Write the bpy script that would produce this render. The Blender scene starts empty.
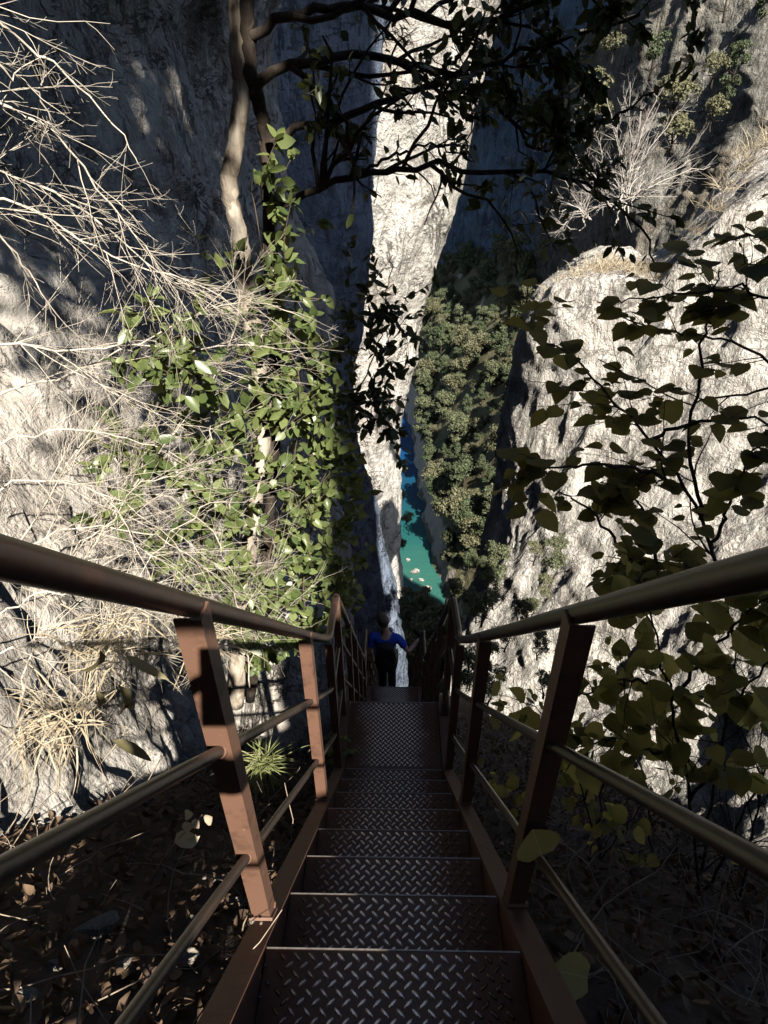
import bpy, math, random
import numpy as np
from mathutils import Vector, Matrix

scene = bpy.context.scene
COL = scene.collection
rng = np.random.default_rng(7)
PI = math.pi
rad = math.radians

# ------------------------------------------------------------------ camera
F_PX = 600.0
PITCH, YAW, ROLL = rad(33.1), rad(1.22), rad(-0.43)
fw = np.array([-math.sin(YAW) * math.cos(PITCH), math.cos(YAW) * math.cos(PITCH), -math.sin(PITCH)])
r0_ = np.array([math.cos(YAW), math.sin(YAW), 0.0])
u0_ = np.cross(r0_, fw)
RT = r0_ * math.cos(ROLL) + u0_ * math.sin(ROLL)
UP = u0_ * math.cos(ROLL) - r0_ * math.sin(ROLL)
cam_d = bpy.data.cameras.new('camera')
cam_d.sensor_fit = 'VERTICAL'
cam_d.sensor_height = 24.0
cam_d.lens = 24.0 * F_PX / 1024.0
cam_d.clip_start = 0.02
cam_d.clip_end = 3000
cam = bpy.data.objects.new('camera', cam_d)
COL.objects.link(cam)
cam.matrix_world = Matrix(((RT[0], UP[0], -fw[0], 0), (RT[1], UP[1], -fw[1], 0), (RT[2], UP[2], -fw[2], 0), (0, 0, 0, 1)))
scene.camera = cam


def ray(px, py):
    return fw + RT * ((px - 384.0) / F_PX) - UP * ((py - 512.0) / F_PX)


def at(px, py, Y):
    """world point seen at a photo pixel, at horizontal distance Y ahead"""
    d = ray(px, py)
    return d * (Y / d[1])


def atz(px, py, z):
    d = ray(px, py)
    return d * (z / d[2])


# ------------------------------------------------------------------ light
SUN_AZ, SUN_EL = rad(157.5), rad(45.0)
SDIR = np.array([math.sin(SUN_AZ) * math.cos(SUN_EL), math.cos(SUN_AZ) * math.cos(SUN_EL), math.sin(SUN_EL)])
sd = bpy.data.lights.new('sun', 'SUN')
sd.energy = 5.0
sd.angle = rad(0.53)
sd.color = (1.0, 0.925, 0.81)
so = bpy.data.objects.new('sun', sd)
so.rotation_euler = Vector(SDIR).to_track_quat('Z', 'Y').to_euler()
so.location = (5, -20, 30)
COL.objects.link(so)
W = bpy.data.worlds.new('World')
scene.world = W
W.use_nodes = True
nt = W.node_tree
bg = nt.nodes['Background']
sky = nt.nodes.new('ShaderNodeTexSky')
sky.sky_type = 'NISHITA'
sky.sun_disc = False
sky.sun_elevation = SUN_EL
sky.sun_rotation = SUN_AZ
nt.links.new(sky.outputs[0], bg.inputs[0])
bg.inputs[1].default_value = 0.05
scene.view_settings.view_transform = 'Standard'
scene.view_settings.look = 'None'
scene.view_settings.exposure = 1.28
scene.view_settings.gamma = 1.0
scene.cycles.max_bounces = 6
scene.cycles.diffuse_bounces = 0
scene.cycles.transparent_max_bounces = 6


# ------------------------------------------------------------------ noise (vectorised)
def _hash(ix, iy, iz, seed):
    h = (ix.astype(np.uint32) * np.uint32(374761393) + iy.astype(np.uint32) * np.uint32(668265263)
         + iz.astype(np.uint32) * np.uint32(2147483647 - 1274126177) + np.uint32(seed * 7919 + 13))
    h = (h ^ (h >> np.uint32(13))) * np.uint32(1274126177)
    h = (h ^ (h >> np.uint32(15))) * np.uint32(2246822519)
    h = h ^ (h >> np.uint32(16))
    return h.astype(np.float64) / 4294967295.0 * 2 - 1


def vnoise(P, seed=0):
    P = np.asarray(P, float)
    i = np.floor(P).astype(np.int64)
    f = P - i
    f = f * f * f * (f * (f * 6 - 15) + 10)
    x, y, z = i[..., 0], i[..., 1], i[..., 2]
    fx, fy, fz = f[..., 0], f[..., 1], f[..., 2]
    r = 0
    for dx in (0, 1):
        wx = fx if dx else 1 - fx
        for dy in (0, 1):
            wy = fy if dy else 1 - fy
            for dz in (0, 1):
                wz = fz if dz else 1 - fz
                r = r + _hash(x + dx, y + dy, z + dz, seed) * wx * wy * wz
    return r


def fbm(P, octv=5, seed=0, gain=0.5, lac=2.03):
    P = np.asarray(P, float)
    a, s, tot = 1.0, 0, 0
    for k in range(octv):
        s = s + a * vnoise(P, seed + k * 17)
        tot += a
        a *= gain
        P = P * lac + 5.31
    return s / tot


def ridged(P, octv=5, seed=0, gain=0.5, lac=2.03):
    P = np.asarray(P, float)
    a, s, tot = 1.0, 0, 0
    for k in range(octv):
        s = s + a * (1 - 2 * np.abs(vnoise(P, seed + k * 17)))
        tot += a
        a *= gain
        P = P * lac + 3.17
    return s / tot


def sstep(a, b, x):
    t = np.clip((x - a) / (b - a), 0, 1)
    return t * t * (3 - 2 * t)


# ------------------------------------------------------------------ mesh builder
def norm(v):
    v = np.asarray(v, float)
    return v / np.maximum(np.linalg.norm(v, axis=-1, keepdims=True), 1e-9)


class MB:
    def __init__(self):
        self.v, self.f, self.mi, self.n, self.uv = [], {}, {}, 0, []

    def add(self, V, faces, mat=0, uv=None):
        V = np.asarray(V, float).reshape(-1, 3)
        self.uv.append(np.full((len(V), 3), -1.0) if uv is None else uv)
        if not isinstance(faces, (list, tuple)):
            faces = [faces]
        groups = {}
        for fa in faces:
            fa = np.asarray(fa, dtype=np.int64)
            if fa.ndim == 1:
                fa = fa[None]
            groups.setdefault(fa.shape[1], []).append(fa)
        for k, L in groups.items():
            A = np.concatenate(L) + self.n
            self.f.setdefault(k, []).append(A)
            self.mi.setdefault(k, []).append(np.full(len(A), mat, np.int32))
        self.v.append(V)
        self.n += len(V)

    def box(self, c, s, R=None, mat=0):
        x, y, z = [q / 2 for q in s]
        V = np.array([[-x, -y, -z], [x, -y, -z], [x, y, -z], [-x, y, -z], [-x, -y, z], [x, -y, z], [x, y, z], [-x, y, z]])
        if R is not None:
            V = V @ np.asarray(R).T
        self.add(V + np.asarray(c), np.array([[0, 3, 2, 1], [4, 5, 6, 7], [0, 1, 5, 4], [1, 2, 6, 5], [2, 3, 7, 6], [3, 0, 4, 7]]), mat)

    def tube(self, P, R, k=6, cap=True, mat=0):
        P = np.asarray(P, float)
        n = len(P)
        R = np.broadcast_to(np.asarray(R, float), (n,))
        T = norm(np.gradient(P, axis=0))
        t0 = T[0]
        ref = np.array([0, 0, 1.0]) if abs(t0[2]) < 0.9 else np.array([0, 1.0, 0])
        A = np.empty_like(P)
        a = norm(np.cross(t0, ref))
        for i in range(n):
            a = a - T[i] * (a @ T[i])
            a = a / max(np.linalg.norm(a), 1e-9)
            A[i] = a
        B = np.cross(T, A)
        th = np.arange(k) * 2 * PI / k
        V = P[:, None] + R[:, None, None] * (np.cos(th)[None, :, None] * A[:, None] + np.sin(th)[None, :, None] * B[:, None])
        i = np.arange(n - 1)[:, None] * k
        j = np.arange(k)[None]
        j2 = (j + 1) % k
        Q = np.stack([i + j, i + j2, i + k + j2, i + k + j], -1).reshape(-1, 4)
        fs = [Q]
        if cap:
            fs.append(np.arange(k)[::-1])
            fs.append(np.arange(k) + (n - 1) * k)
        self.add(V, fs, mat)

    def prism(self, prof, path, side, up, mat=0):
        """extrude a closed 2D profile (side, up coords) along straight path points"""
        prof = np.asarray(prof, float)
        path = np.asarray(path, float)
        k, n = len(prof), len(path)
        V = path[:, None] + prof[None, :, 0:1] * np.asarray(side) + prof[None, :, 1:2] * np.asarray(up)
        i = np.arange(n - 1)[:, None] * k
        j = np.arange(k)[None]
        j2 = (j + 1) % k
        Q = np.stack([i + j, i + j2, i + k + j2, i + k + j], -1).reshape(-1, 4)
        self.add(V, [Q, np.arange(k)[::-1], np.arange(k) + (n - 1) * k], mat)

    def grid(self, P, mat=0, close_u=False):
        nu, nv = P.shape[:2]
        i = np.arange(nu if close_u else nu - 1)[:, None]
        j = np.arange(nv - 1)[None]
        i2 = (i + 1) % nu
        Q = np.stack([i * nv + j, i2 * nv + j, i2 * nv + j + 1, i * nv + j + 1], -1).reshape(-1, 4)
        self.add(P.reshape(-1, 3), Q, mat)

    def build(self, name, mats, parent=None, smooth=True, sharp=None):
        me = bpy.data.meshes.new(name)
        V = np.concatenate(self.v)
        loops, starts, mi, off = [], [], [], 0
        for k in sorted(self.f):
            A = np.concatenate(self.f[k])
            loops.append(A.ravel())
            starts.append(off + np.arange(len(A)) * k)
            off += A.size
            mi.append(np.concatenate(self.mi[k]))
        loops = np.concatenate(loops)
        starts = np.concatenate(starts)
        me.vertices.add(len(V))
        me.vertices.foreach_set('co', V.astype(np.float32).ravel())
        me.loops.add(len(loops))
        me.loops.foreach_set('vertex_index', loops.astype(np.int32))
        me.polygons.add(len(starts))
        me.polygons.foreach_set('loop_start', starts.astype(np.int32))
        me.polygons.foreach_set('material_index', np.concatenate(mi))
        me.polygons.foreach_set('use_smooth', np.full(len(starts), smooth))
        UV = np.concatenate(self.uv)
        if UV.max() > -1:
            at_ = me.attributes.new('leaf_uv', 'FLOAT_VECTOR', 'POINT')
            at_.data.foreach_set('vector', UV.astype(np.float32).ravel())
        me.update(calc_edges=True)
        me.validate()
        if not isinstance(mats, (list, tuple)):
            mats = [mats]
        for m in mats:
            me.materials.append(m)
        if sharp is not None:
            me.set_sharp_from_angle(angle=rad(sharp))
        o = bpy.data.objects.new(name, me)
        COL.objects.link(o)
        if parent is not None:
            o.parent = parent
        return o


def tag(o, label=None, cat=None, group=None, kind=None):
    for k, v in (('label', label), ('category', cat), ('group', group), ('kind', kind)):
        if v:
            o[k] = v
    return o


def empty(name, loc=(0, 0, 0)):
    o = bpy.data.objects.new(name, None)
    o.empty_display_size = 0.1
    COL.objects.link(o)
    o.location = loc
    return o


def copy_tree(o, parent=None):
    c = o.copy()
    COL.objects.link(c)
    if parent is not None:
        c.parent = parent
    for ch in list(o.children):
        copy_tree(ch, c)
    return c


# ------------------------------------------------------------------ materials
class NT:
    def __init__(self, name):
        self.m = bpy.data.materials.new(name)
        self.m.use_nodes = True
        self.t = self.m.node_tree
        self.b = self.t.nodes['Principled BSDF']
        self.out = self.t.nodes['Material Output']

    def n(self, typ, **kw):
        nd = self.t.nodes.new('ShaderNode' + typ)
        for k, v in kw.items():
            setattr(nd, k, v)
        return nd

    def l(self, a, b):
        self.t.links.new(a, b)

    def coords(self, scale=(1, 1, 1), kind='Object'):
        tc = self.n('TexCoord')
        mp = self.n('Mapping')
        mp.inputs['Scale'].default_value = scale
        self.l(tc.outputs[kind], mp.inputs[0])
        return mp.outputs[0]

    def noise(self, vec, scale, detail=6, rough=0.6, dist=0.0):
        nd = self.n('TexNoise')
        nd.inputs['Scale'].default_value = scale
        nd.inputs['Detail'].default_value = detail
        nd.inputs['Roughness'].default_value = rough
        nd.inputs['Distortion'].default_value = dist
        self.l(vec, nd.inputs['Vector'])
        return nd.outputs[0]

    def ramp(self, fac, stops):
        nd = self.n('ValToRGB')
        el = nd.color_ramp.elements
        while len(el) < len(stops):
            el.new(0.5)
        for e, (p, c) in zip(el, stops):
            e.position = p
            e.color = (c, c, c, 1) if isinstance(c, (int, float)) else (*c, 1)
        self.l(fac, nd.inputs[0])
        return nd.outputs[0]

    def mix(self, fac, a, b, mode='MIX'):
        nd = self.n('Mix', data_type='RGBA', blend_type=mode)
        for sock, v in ((nd.inputs[0], fac), (nd.inputs[6], a), (nd.inputs[7], b)):
            if isinstance(v, (int, float)):
                sock.default_value = v
            elif isinstance(v, tuple):
                sock.default_value = (*v, 1)
            else:
                self.l(v, sock)
        return nd.outputs[2]

    def math(self, op, a, b=0.0):
        nd = self.n('Math', operation=op)
        for sock, v in ((nd.inputs[0], a), (nd.inputs[1], b)):
            if isinstance(v, (int, float)):
                sock.default_value = v
            else:
                self.l(v, sock)
        return nd.outputs[0]

    def bump(self, h, strength, dist, prev=None):
        nd = self.n('Bump')
        nd.inputs['Strength'].default_value = strength
        nd.inputs['Distance'].default_value = dist
        self.l(h, nd.inputs['Height'])
        if prev is not None:
            self.l(prev, nd.inputs['Normal'])
        return nd.outputs[0]

    def set(self, **kw):
        names = {'color': 'Base Color', 'rough': 'Roughness', 'metal': 'Metallic', 'normal': 'Normal', 'spec': 'Specular IOR Level'}
        for k, v in kw.items():
            s = self.b.inputs[names[k]]
            if isinstance(v, (int, float)):
                s.default_value = v
            elif isinstance(v, tuple):
                s.default_value = (*v, 1)
            else:
                self.l(v, s)
        return self


def wvec(N, cs, c, s):
    nc = N.n('TexNoise')
    nc.inputs['Scale'].default_value = 2.0 * s
    nc.inputs['Detail'].default_value = 6
    N.l(c, nc.inputs['Vector'])
    sc = N.n('VectorMath', operation='SCALE')
    sc.inputs['Scale'].default_value = 0.45 / s
    N.l(nc.outputs['Color'], sc.inputs[0])
    ad = N.n('VectorMath', operation='ADD')
    N.l(cs, ad.inputs[0])
    N.l(sc.outputs[0], ad.inputs[1])
    return ad.outputs[0]


def rock_mat(name, light, mid, dark, s=1.0, streak=0.5, ochre=0.25, bumpk=1.0):
    """weathered limestone; s = feature scale (1 = seen from a few metres)"""
    N = NT(name)
    c = N.coords()
    cs = N.coords((1.0, 1.0, 0.28))
    big = N.noise(c, 0.35 * s, 5, 0.6)
    med = N.noise(c, 1.9 * s, 7, 0.65, 0.4)
    fine = N.noise(c, 11 * s, 8, 0.7)
    st = N.noise(cs, 2.2 * s, 7, 0.65, 0.6)
    col = N.mix(N.ramp(med, [(0.35, 0.0), (0.62, 1.0)]), mid, light)
    col = N.mix(N.math('MULTIPLY', N.ramp(st, [(0.52, 0.0), (0.68, 1.0)]), streak), col, dark)
    col = N.mix(N.math('MULTIPLY', N.ramp(big, [(0.5, 0.0), (0.66, 1.0)]), ochre), col, (0.36, 0.23, 0.12))
    k1 = N.noise(cs, 1.5 * s, 7, 0.62, 0.8)
    k2 = N.noise(N.coords((0.6, 0.6, 1.3)), 0.9 * s, 8, 0.66, 0.3)
    cr = N.math('ADD', N.ramp(N.math('ABSOLUTE', N.math('SUBTRACT', k1, 0.5)), [(0.0, 1.0), (0.014, 0.0)]),
                N.ramp(N.math('ABSOLUTE', N.math('SUBTRACT', k2, 0.47)), [(0.0, 1.0), (0.010, 0.0)]))
    crack = N.math('MULTIPLY', N.math('MINIMUM', cr, 1.0), N.ramp(N.noise(c, 0.8 * s, 4, 0.6), [(0.42, 0.0), (0.6, 1.0)]))
    col = N.mix(N.math('MULTIPLY', crack, 0.8), col, (0.05, 0.045, 0.04))
    vf = N.n('TexVoronoi', feature='F1')
    vf.inputs['Scale'].default_value = 3.2 * s
    vf.inputs['Detail'].default_value = 3.0
    vf.inputs['Roughness'].default_value = 0.6
    N.l(wvec(N, cs, c, s), vf.inputs['Vector'])
    facet = vf.outputs['Distance']
    col = N.mix(N.math('MULTIPLY', N.ramp(facet, [(0.65, 0.0), (1.0, 1.0)]), 0.3), col, dark)
    pit = N.ramp(fine, [(0.32, 1.0), (0.41, 0.0)])
    col = N.mix(N.math('MULTIPLY', pit, 0.55), col, dark)
    h = N.math('ADD', N.math('MULTIPLY', med, 0.6), N.math('MULTIPLY', fine, 0.35))
    h = N.math('ADD', h, N.math('MULTIPLY', st, 0.6))
    h = N.math('SUBTRACT', h, N.math('MULTIPLY', crack, 0.7))
    h = N.math('SUBTRACT', h, N.math('MULTIPLY', facet, 0.45))
    N.set(color=col, rough=0.92, spec=0.2, normal=N.bump(h, 0.9 * bumpk, 0.22 / s))
    return N.m


def leaf_mat(name, c1, c2, rough=0.45, trans=0.35, tcol=None, spec=0.4, veins=False):
    N = NT(name)
    g = N.n('NewGeometry')
    c = N.coords()
    v = N.math('ADD', N.math('MULTIPLY', g.outputs['Random Per Island'], 0.75), N.math('MULTIPLY', N.noise(c, 25, 3), 0.35))
    col = N.mix(v, c1, c2)
    if veins:
        an = N.n('Attribute', attribute_name='leaf_uv')
        sx = N.n('SeparateXYZ')
        N.l(an.outputs['Vector'], sx.inputs[0])
        ax = N.math('ABSOLUTE', sx.outputs[0])
        lat = N.math('FRACT', N.math('MULTIPLY', N.math('SUBTRACT', sx.outputs[1], N.math('MULTIPLY', ax, 0.75)), 6.5))
        vn = N.math('MAXIMUM', N.ramp(ax, [(0.008, 1.0), (0.02, 0.0)]), N.math('MULTIPLY', N.ramp(lat, [(0.03, 1.0), (0.14, 0.0)]), 0.7))
        col = N.mix(N.math('MULTIPLY', vn, 0.45), col, tuple(min(1, q * 1.9) for q in c2))
        sp = N.ramp(N.noise(c, 60, 4, 0.6), [(0.62, 0.0), (0.70, 1.0)])
        col = N.mix(N.math('MULTIPLY', sp, 0.5), col, (0.10, 0.06, 0.025))
        N.set(normal=N.bump(vn, 0.4, 0.002))
    N.set(color=col, rough=rough, spec=spec)
    tr = N.n('BsdfTranslucent')
    if tcol is None:
        tcol = tuple(min(1, q * 1.6) for q in c2)
    N.l(N.mix(v, c1, tcol), tr.inputs['Color'])
    mx = N.n('MixShader')
    mx.inputs[0].default_value = trans
    N.l(N.b.outputs[0], mx.inputs[1])
    N.l(tr.outputs[0], mx.inputs[2])
    N.l(mx.outputs[0], N.out.inputs['Surface'])
    return N.m


def bark_mat(name, a, b, scale=18, rough=0.85, zs=0.25):
    N = NT(name)
    c = N.coords((1, 1, zs))
    n1 = N.noise(c, scale, 6, 0.65, 0.5)
    n2 = N.noise(N.coords((1, 1, 0.5)), scale * 0.5, 6, 0.65, 0.5)
    col = N.mix(N.ramp(n1, [(0.36, 0.0), (0.62, 1.0)]), a, b)
    col = N.mix(N.math('MULTIPLY', N.ramp(n2, [(0.50, 0.0), (0.58, 1.0)]), 0.55), col, tuple(q * 0.3 for q in a))
    N.set(color=col, rough=rough, spec=0.25, normal=N.bump(n1, 0.9, 0.02))
    return N.m


def plain(name, col, rough=0.7, metal=0.0, vary=0.3, scale=20, bump=0.0):
    N = NT(name)
    n1 = N.noise(N.coords(), scale, 5, 0.6)
    c = N.mix(N.ramp(n1, [(0.3, 0.0), (0.7, 1.0)]), tuple(q * (1 - vary) for q in col), tuple(min(1, q * (1 + vary)) for q in col))
    N.set(color=c, rough=rough, metal=metal)
    if bump:
        N.set(normal=N.bump(n1, 0.5, bump))
    return N.m


M = {}
M['rock_near'] = rock_mat('limestone_near', (0.70, 0.67, 0.62), (0.54, 0.51, 0.465), (0.11, 0.095, 0.08), 1.6, 0.6, 0.18)
M['rock_mid_shade'] = rock_mat('limestone_mid_shade', (0.22, 0.27, 0.36), (0.145, 0.185, 0.26), (0.045, 0.055, 0.08), 0.9, 0.65, 0.06)  # blue of the shaded wall is put into the rock colour
M['rock_right'] = rock_mat('limestone_right', (0.70, 0.675, 0.63), (0.56, 0.535, 0.49), (0.13, 0.12, 0.11), 0.9, 0.5, 0.14)
M['rock_far'] = rock_mat('limestone_far', (0.70, 0.68, 0.64), (0.58, 0.56, 0.52), (0.16, 0.145, 0.13), 0.22, 0.45, 0.25)
M['rock_upper'] = rock_mat('dimmed_grey_limestone', (0.34, 0.33, 0.30), (0.19, 0.185, 0.165), (0.05, 0.05, 0.04), 0.6, 0.7, 0.3)  # grey hillside rock; corner dimming is also put into the colour
M['rock_far_shade'] = rock_mat('limestone_far_shade', (0.13, 0.18, 0.26), (0.075, 0.11, 0.17), (0.025, 0.03, 0.03), 0.1, 0.6, 0.1)  # navy shade of the far wall painted as rock colour
M['stone'] = rock_mat('stone', (0.42, 0.38, 0.32), (0.30, 0.265, 0.22), (0.10, 0.09, 0.075), 5.0, 0.3, 0.2, 0.6)


def steel_paint(name, a, b, rust, rough=(0.35, 0.6), rustk=0.8):
    N = NT(name)
    c = N.coords()
    n1 = N.noise(c, 9, 7, 0.65)
    n2 = N.noise(c, 55, 4, 0.6)
    n3 = N.noise(c, 2.5, 5, 0.6)
    col = N.mix(n3, a, b)
    rf = N.math('MULTIPLY', N.ramp(n1, [(0.52, 0.0), (0.66, 1.0)]), rustk)
    col = N.mix(rf, col, rust)
    col = N.mix(N.math('MULTIPLY', N.ramp(n2, [(0.62, 0.0), (0.72, 1.0)]), 0.35), col, tuple(min(1, q * 2.4) for q in a))
    rr = N.n('MapRange')
    rr.inputs[3].default_value, rr.inputs[4].default_value = rough
    N.l(n1, rr.inputs[0])
    N.set(color=col, rough=rr.outputs[0], metal=0.0, spec=0.5, normal=N.bump(n2, 0.25, 0.002))
    return N.m


M['rail'] = steel_paint('rail_paint', (0.036, 0.019, 0.015), (0.024, 0.015, 0.013), (0.085, 0.038, 0.024), (0.26, 0.48))
M['rod'] = steel_paint('rod_worn_steel', (0.062, 0.046, 0.038), (0.036, 0.028, 0.024), (0.10, 0.055, 0.035), (0.25, 0.45))
M['post'] = steel_paint('post_paint', (0.19, 0.105, 0.07), (0.125, 0.066, 0.045), (0.06, 0.03, 0.022), (0.45, 0.65))
M['stringer'] = steel_paint('stringer_rust', (0.125, 0.062, 0.04), (0.085, 0.042, 0.029), (0.16, 0.075, 0.04), (0.5, 0.75))


def walk_wear(N, n1):
    """polish left by feet along the middle of each step"""
    sx = N.n('SeparateXYZ')
    N.l(N.coords(), sx.inputs[0])
    d = N.math('ADD', N.math('ABSOLUTE', sx.outputs[0]), N.math('MULTIPLY', N.math('SUBTRACT', n1, 0.5), 0.35))
    return N.ramp(d, [(0.10, 1.0), (0.25, 0.0)])


def tread_mat():
    N = NT('tread_plate_steel')
    c = N.coords()
    n1 = N.noise(c, 4, 6, 0.6)
    n2 = N.noise(c, 40, 5, 0.65)
    col = N.mix(n1, (0.045, 0.021, 0.013), (0.105, 0.05, 0.03))
    col = N.mix(N.ramp(n2, [(0.5, 0.0), (0.7, 0.6)]), col, (0.11, 0.07, 0.05))
    wr = walk_wear(N, n1)
    col = N.mix(wr, col, (0.11, 0.075, 0.06))
    rr = N.n('MapRange')
    rr.inputs[3].default_value, rr.inputs[4].default_value = 0.38, 0.7
    N.l(n2, rr.inputs[0])
    N.set(color=col, rough=rr.outputs[0], metal=0.55, normal=N.bump(n2, 0.3, 0.001))
    return N.m


def lug_mat():
    N = NT('tread_lug_worn_steel')
    c = N.coords()
    n1 = N.noise(c, 6, 5, 0.6)
    n2 = N.noise(c, 60, 4, 0.6)
    col = N.mix(walk_wear(N, n1), (0.12, 0.07, 0.05), (0.80, 0.74, 0.69))
    rr = N.n('MapRange')
    rr.inputs[3].default_value, rr.inputs[4].default_value = 0.22, 0.45
    N.l(n2, rr.inputs[0])
    N.set(color=col, rough=rr.outputs[0], metal=0.85)
    return N.m


M['tread'] = tread_mat()
M['lug'] = lug_mat()
M['soil'] = plain('soil', (0.075, 0.052, 0.037), 0.95, 0, 0.5, 6, 0.05)
M['litter'] = leaf_mat('leaf_litter', (0.040, 0.024, 0.015), (0.19, 0.125, 0.08), 0.7, 0.1)
M['twig_pale'] = plain('bleached_twig', (0.52, 0.465, 0.39), 0.8, 0, 0.3, 30)
M['twig_grey'] = plain('grey_twig', (0.40, 0.37, 0.34), 0.85, 0, 0.25, 3)
M['twig_dark'] = plain('dark_twig', (0.045, 0.034, 0.026), 0.85, 0, 0.4, 30)
M['twig_brown'] = plain('brown_twig', (0.11, 0.08, 0.055), 0.85, 0, 0.4, 30)
M['bark_pale'] = bark_mat('pale_bark', (0.34, 0.28, 0.21), (0.56, 0.50, 0.42), 16)
M['bark_dark'] = bark_mat('dark_bark', (0.032, 0.025, 0.02), (0.065, 0.05, 0.038), 22)
M['leaf_ivy'] = leaf_mat('ivy_leaf', (0.045, 0.08, 0.025), (0.185, 0.225, 0.08), 0.35, 0.3, (0.42, 0.46, 0.12), 0.4)
M['leaf_oak'] = leaf_mat('oak_leaf', (0.022, 0.03, 0.012), (0.06, 0.075, 0.025), 0.4, 0.22, (0.16, 0.18, 0.04))
M['leaf_lime'] = leaf_mat('broad_leaf', (0.07, 0.072, 0.022), (0.17, 0.16, 0.05), 0.55, 0.55, (0.46, 0.42, 0.12), veins=True)
M['leaf_lime_pale'] = leaf_mat('fading_broad_leaf', (0.22, 0.21, 0.08), (0.32, 0.29, 0.13), 0.6, 0.35, (0.4, 0.36, 0.14), veins=True)
M['leaf_dead'] = leaf_mat('dead_leaf', (0.50, 0.40, 0.28), (0.74, 0.64, 0.48), 0.7, 0.2)
M['leaf_slope'] = leaf_mat('slope_tree_leaf', (0.062, 0.078, 0.042), (0.155, 0.17, 0.09), 0.7, 0.2)
M['leaf_slope2'] = leaf_mat('slope_scrub_leaf', (0.09, 0.097, 0.052), (0.19, 0.185, 0.105), 0.7, 0.2)
M['grass_dry'] = leaf_mat('dry_grass', (0.38, 0.31, 0.20), (0.62, 0.54, 0.40), 0.75, 0.3)
M['grass_green'] = leaf_mat('green_grass', (0.13, 0.16, 0.05), (0.34, 0.36, 0.16), 0.6, 0.3)
M['leaf_strap'] = leaf_mat('strap_leaf', (0.07, 0.065, 0.03), (0.20, 0.17, 0.09), 0.5, 0.2)
M['leaf_lime_light'] = leaf_mat('young_broad_leaf', (0.10, 0.11, 0.03), (0.26, 0.25, 0.08), 0.55, 0.6, (0.6, 0.56, 0.18), veins=True)
M['edge'] = plain('worn_step_edge', (0.30, 0.27, 0.25), 0.35, 0.7, 0.35, 60)
M['leaf_slope3'] = leaf_mat('slope_dark_tree_leaf', (0.035, 0.055, 0.028), (0.10, 0.125, 0.06), 0.7, 0.15)
M['twig_litter'] = plain('litter_twig', (0.30, 0.235, 0.175), 0.85, 0, 0.5, 25)


# ------------------------------------------------------------------ setting: rock, ground, water
def resample(path, n):
    path = np.asarray(path, float)
    d = np.r_[0, np.cumsum(np.linalg.norm(np.diff(path[:, :2], axis=0), axis=1))]
    # smooth Catmull-like by dense linear + box filter
    t = np.linspace(0, d[-1], n)
    P = np.stack([np.interp(t, d, path[:, k]) for k in range(path.shape[1])], -1)
    k = max(3, n // (len(path) * 3)) | 1
    pad = np.pad(P, ((k // 2, k // 2), (0, 0)), mode='edge')
    return np.stack([np.convolve(pad[:, i], np.ones(k) / k, 'valid') for i in range(P.shape[1])], -1)


def grid_normals(P):
    du = np.gradient(P, axis=0)
    dv = np.gradient(P, axis=1)
    return norm(np.cross(du, dv))


def rock_disp(P, N, amp, scale, seed, aniso=0.45, fine=0.18, rid=0.8, warp=0.6):
    """displacement in metres for rock: masses, vertical flutes, blocks and chips"""
    Q = P / scale
    wv = np.stack([vnoise(Q * 1.3 + 9.1, seed + 50), vnoise(Q * 1.3 + 4.7, seed + 51), vnoise(Q * 1.3 + 1.3, seed + 52)], -1)
    Q = Q + warp * 0.35 * wv
    d = 0.9 * fbm(Q * 0.55, 3, seed)
    Qa = Q * np.array([1, 1, aniso])
    d = d + rid * 0.55 * (ridged(Qa * 1.6, 5, seed + 3, 0.52) - 0.3)
    # blocky steps
    b = fbm(Q * np.array([1.1, 1.1, 0.9]) * 1.4, 3, seed + 8) * 4
    d = d + 0.22 * (np.floor(b) + sstep(0.3, 0.7, b - np.floor(b))) / 4
    d = d + fine * ridged(Q * np.array([1, 1, 0.7]) * 7, 4, seed + 11, 0.55)
    return P + N * (amp * d)[..., None]


def cliff(name, top, bot, z0, z1, ztop, zbot, nu, nv, amp, scale, seed, mat, back=None, flip=False, over=None, **kw):
    """sheet between two plan curves given at heights z0 (top curve) and z1 (bottom curve); ztop may vary along the path"""
    ztop = np.broadcast_to(np.asarray(ztop, float), (len(top),))
    A = resample(np.c_[np.asarray(top, float), ztop], nu)
    B = resample(np.asarray(bot, float), nu)
    v = np.linspace(0, 1, nv)
    z = A[:, 2:3] * v[None] + zbot * (1 - v[None])
    k = (z - z1) / (z0 - z1)
    xy = B[:, None, :2] * (1 - k[..., None]) + A[:, None, :2] * k[..., None]
    P = np.concatenate([xy, z[..., None]], -1)
    if over is not None:
        P = over(P)
    if back is not None:   # a ledge running back from the top edge
        m, dx, dy, dz = back
        s = np.linspace(0, 1, m + 1)[1:]
        ext = P[:, -1:, :] + s[None, :, None] * np.array([dx, dy, 0]) + (s[None, :, None] ** 0.7) * np.array([0, 0, dz])
        P = np.concatenate([P, ext], 1)
        for _ in range(6):
            a = nv - 3
            P[:, a:a + 8] = (P[:, a - 1:a + 7] + P[:, a:a + 8] + P[:, a + 1:a + 9]) / 3
    N = grid_normals(P)
    if flip:
        N = -N
    P = rock_disp(P, N, amp, scale, seed, **kw)
    mb = MB()
    mb.grid(P if not flip else P[::-1])
    o = mb.build(name, mat)
    return tag(o, kind='structure')


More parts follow.
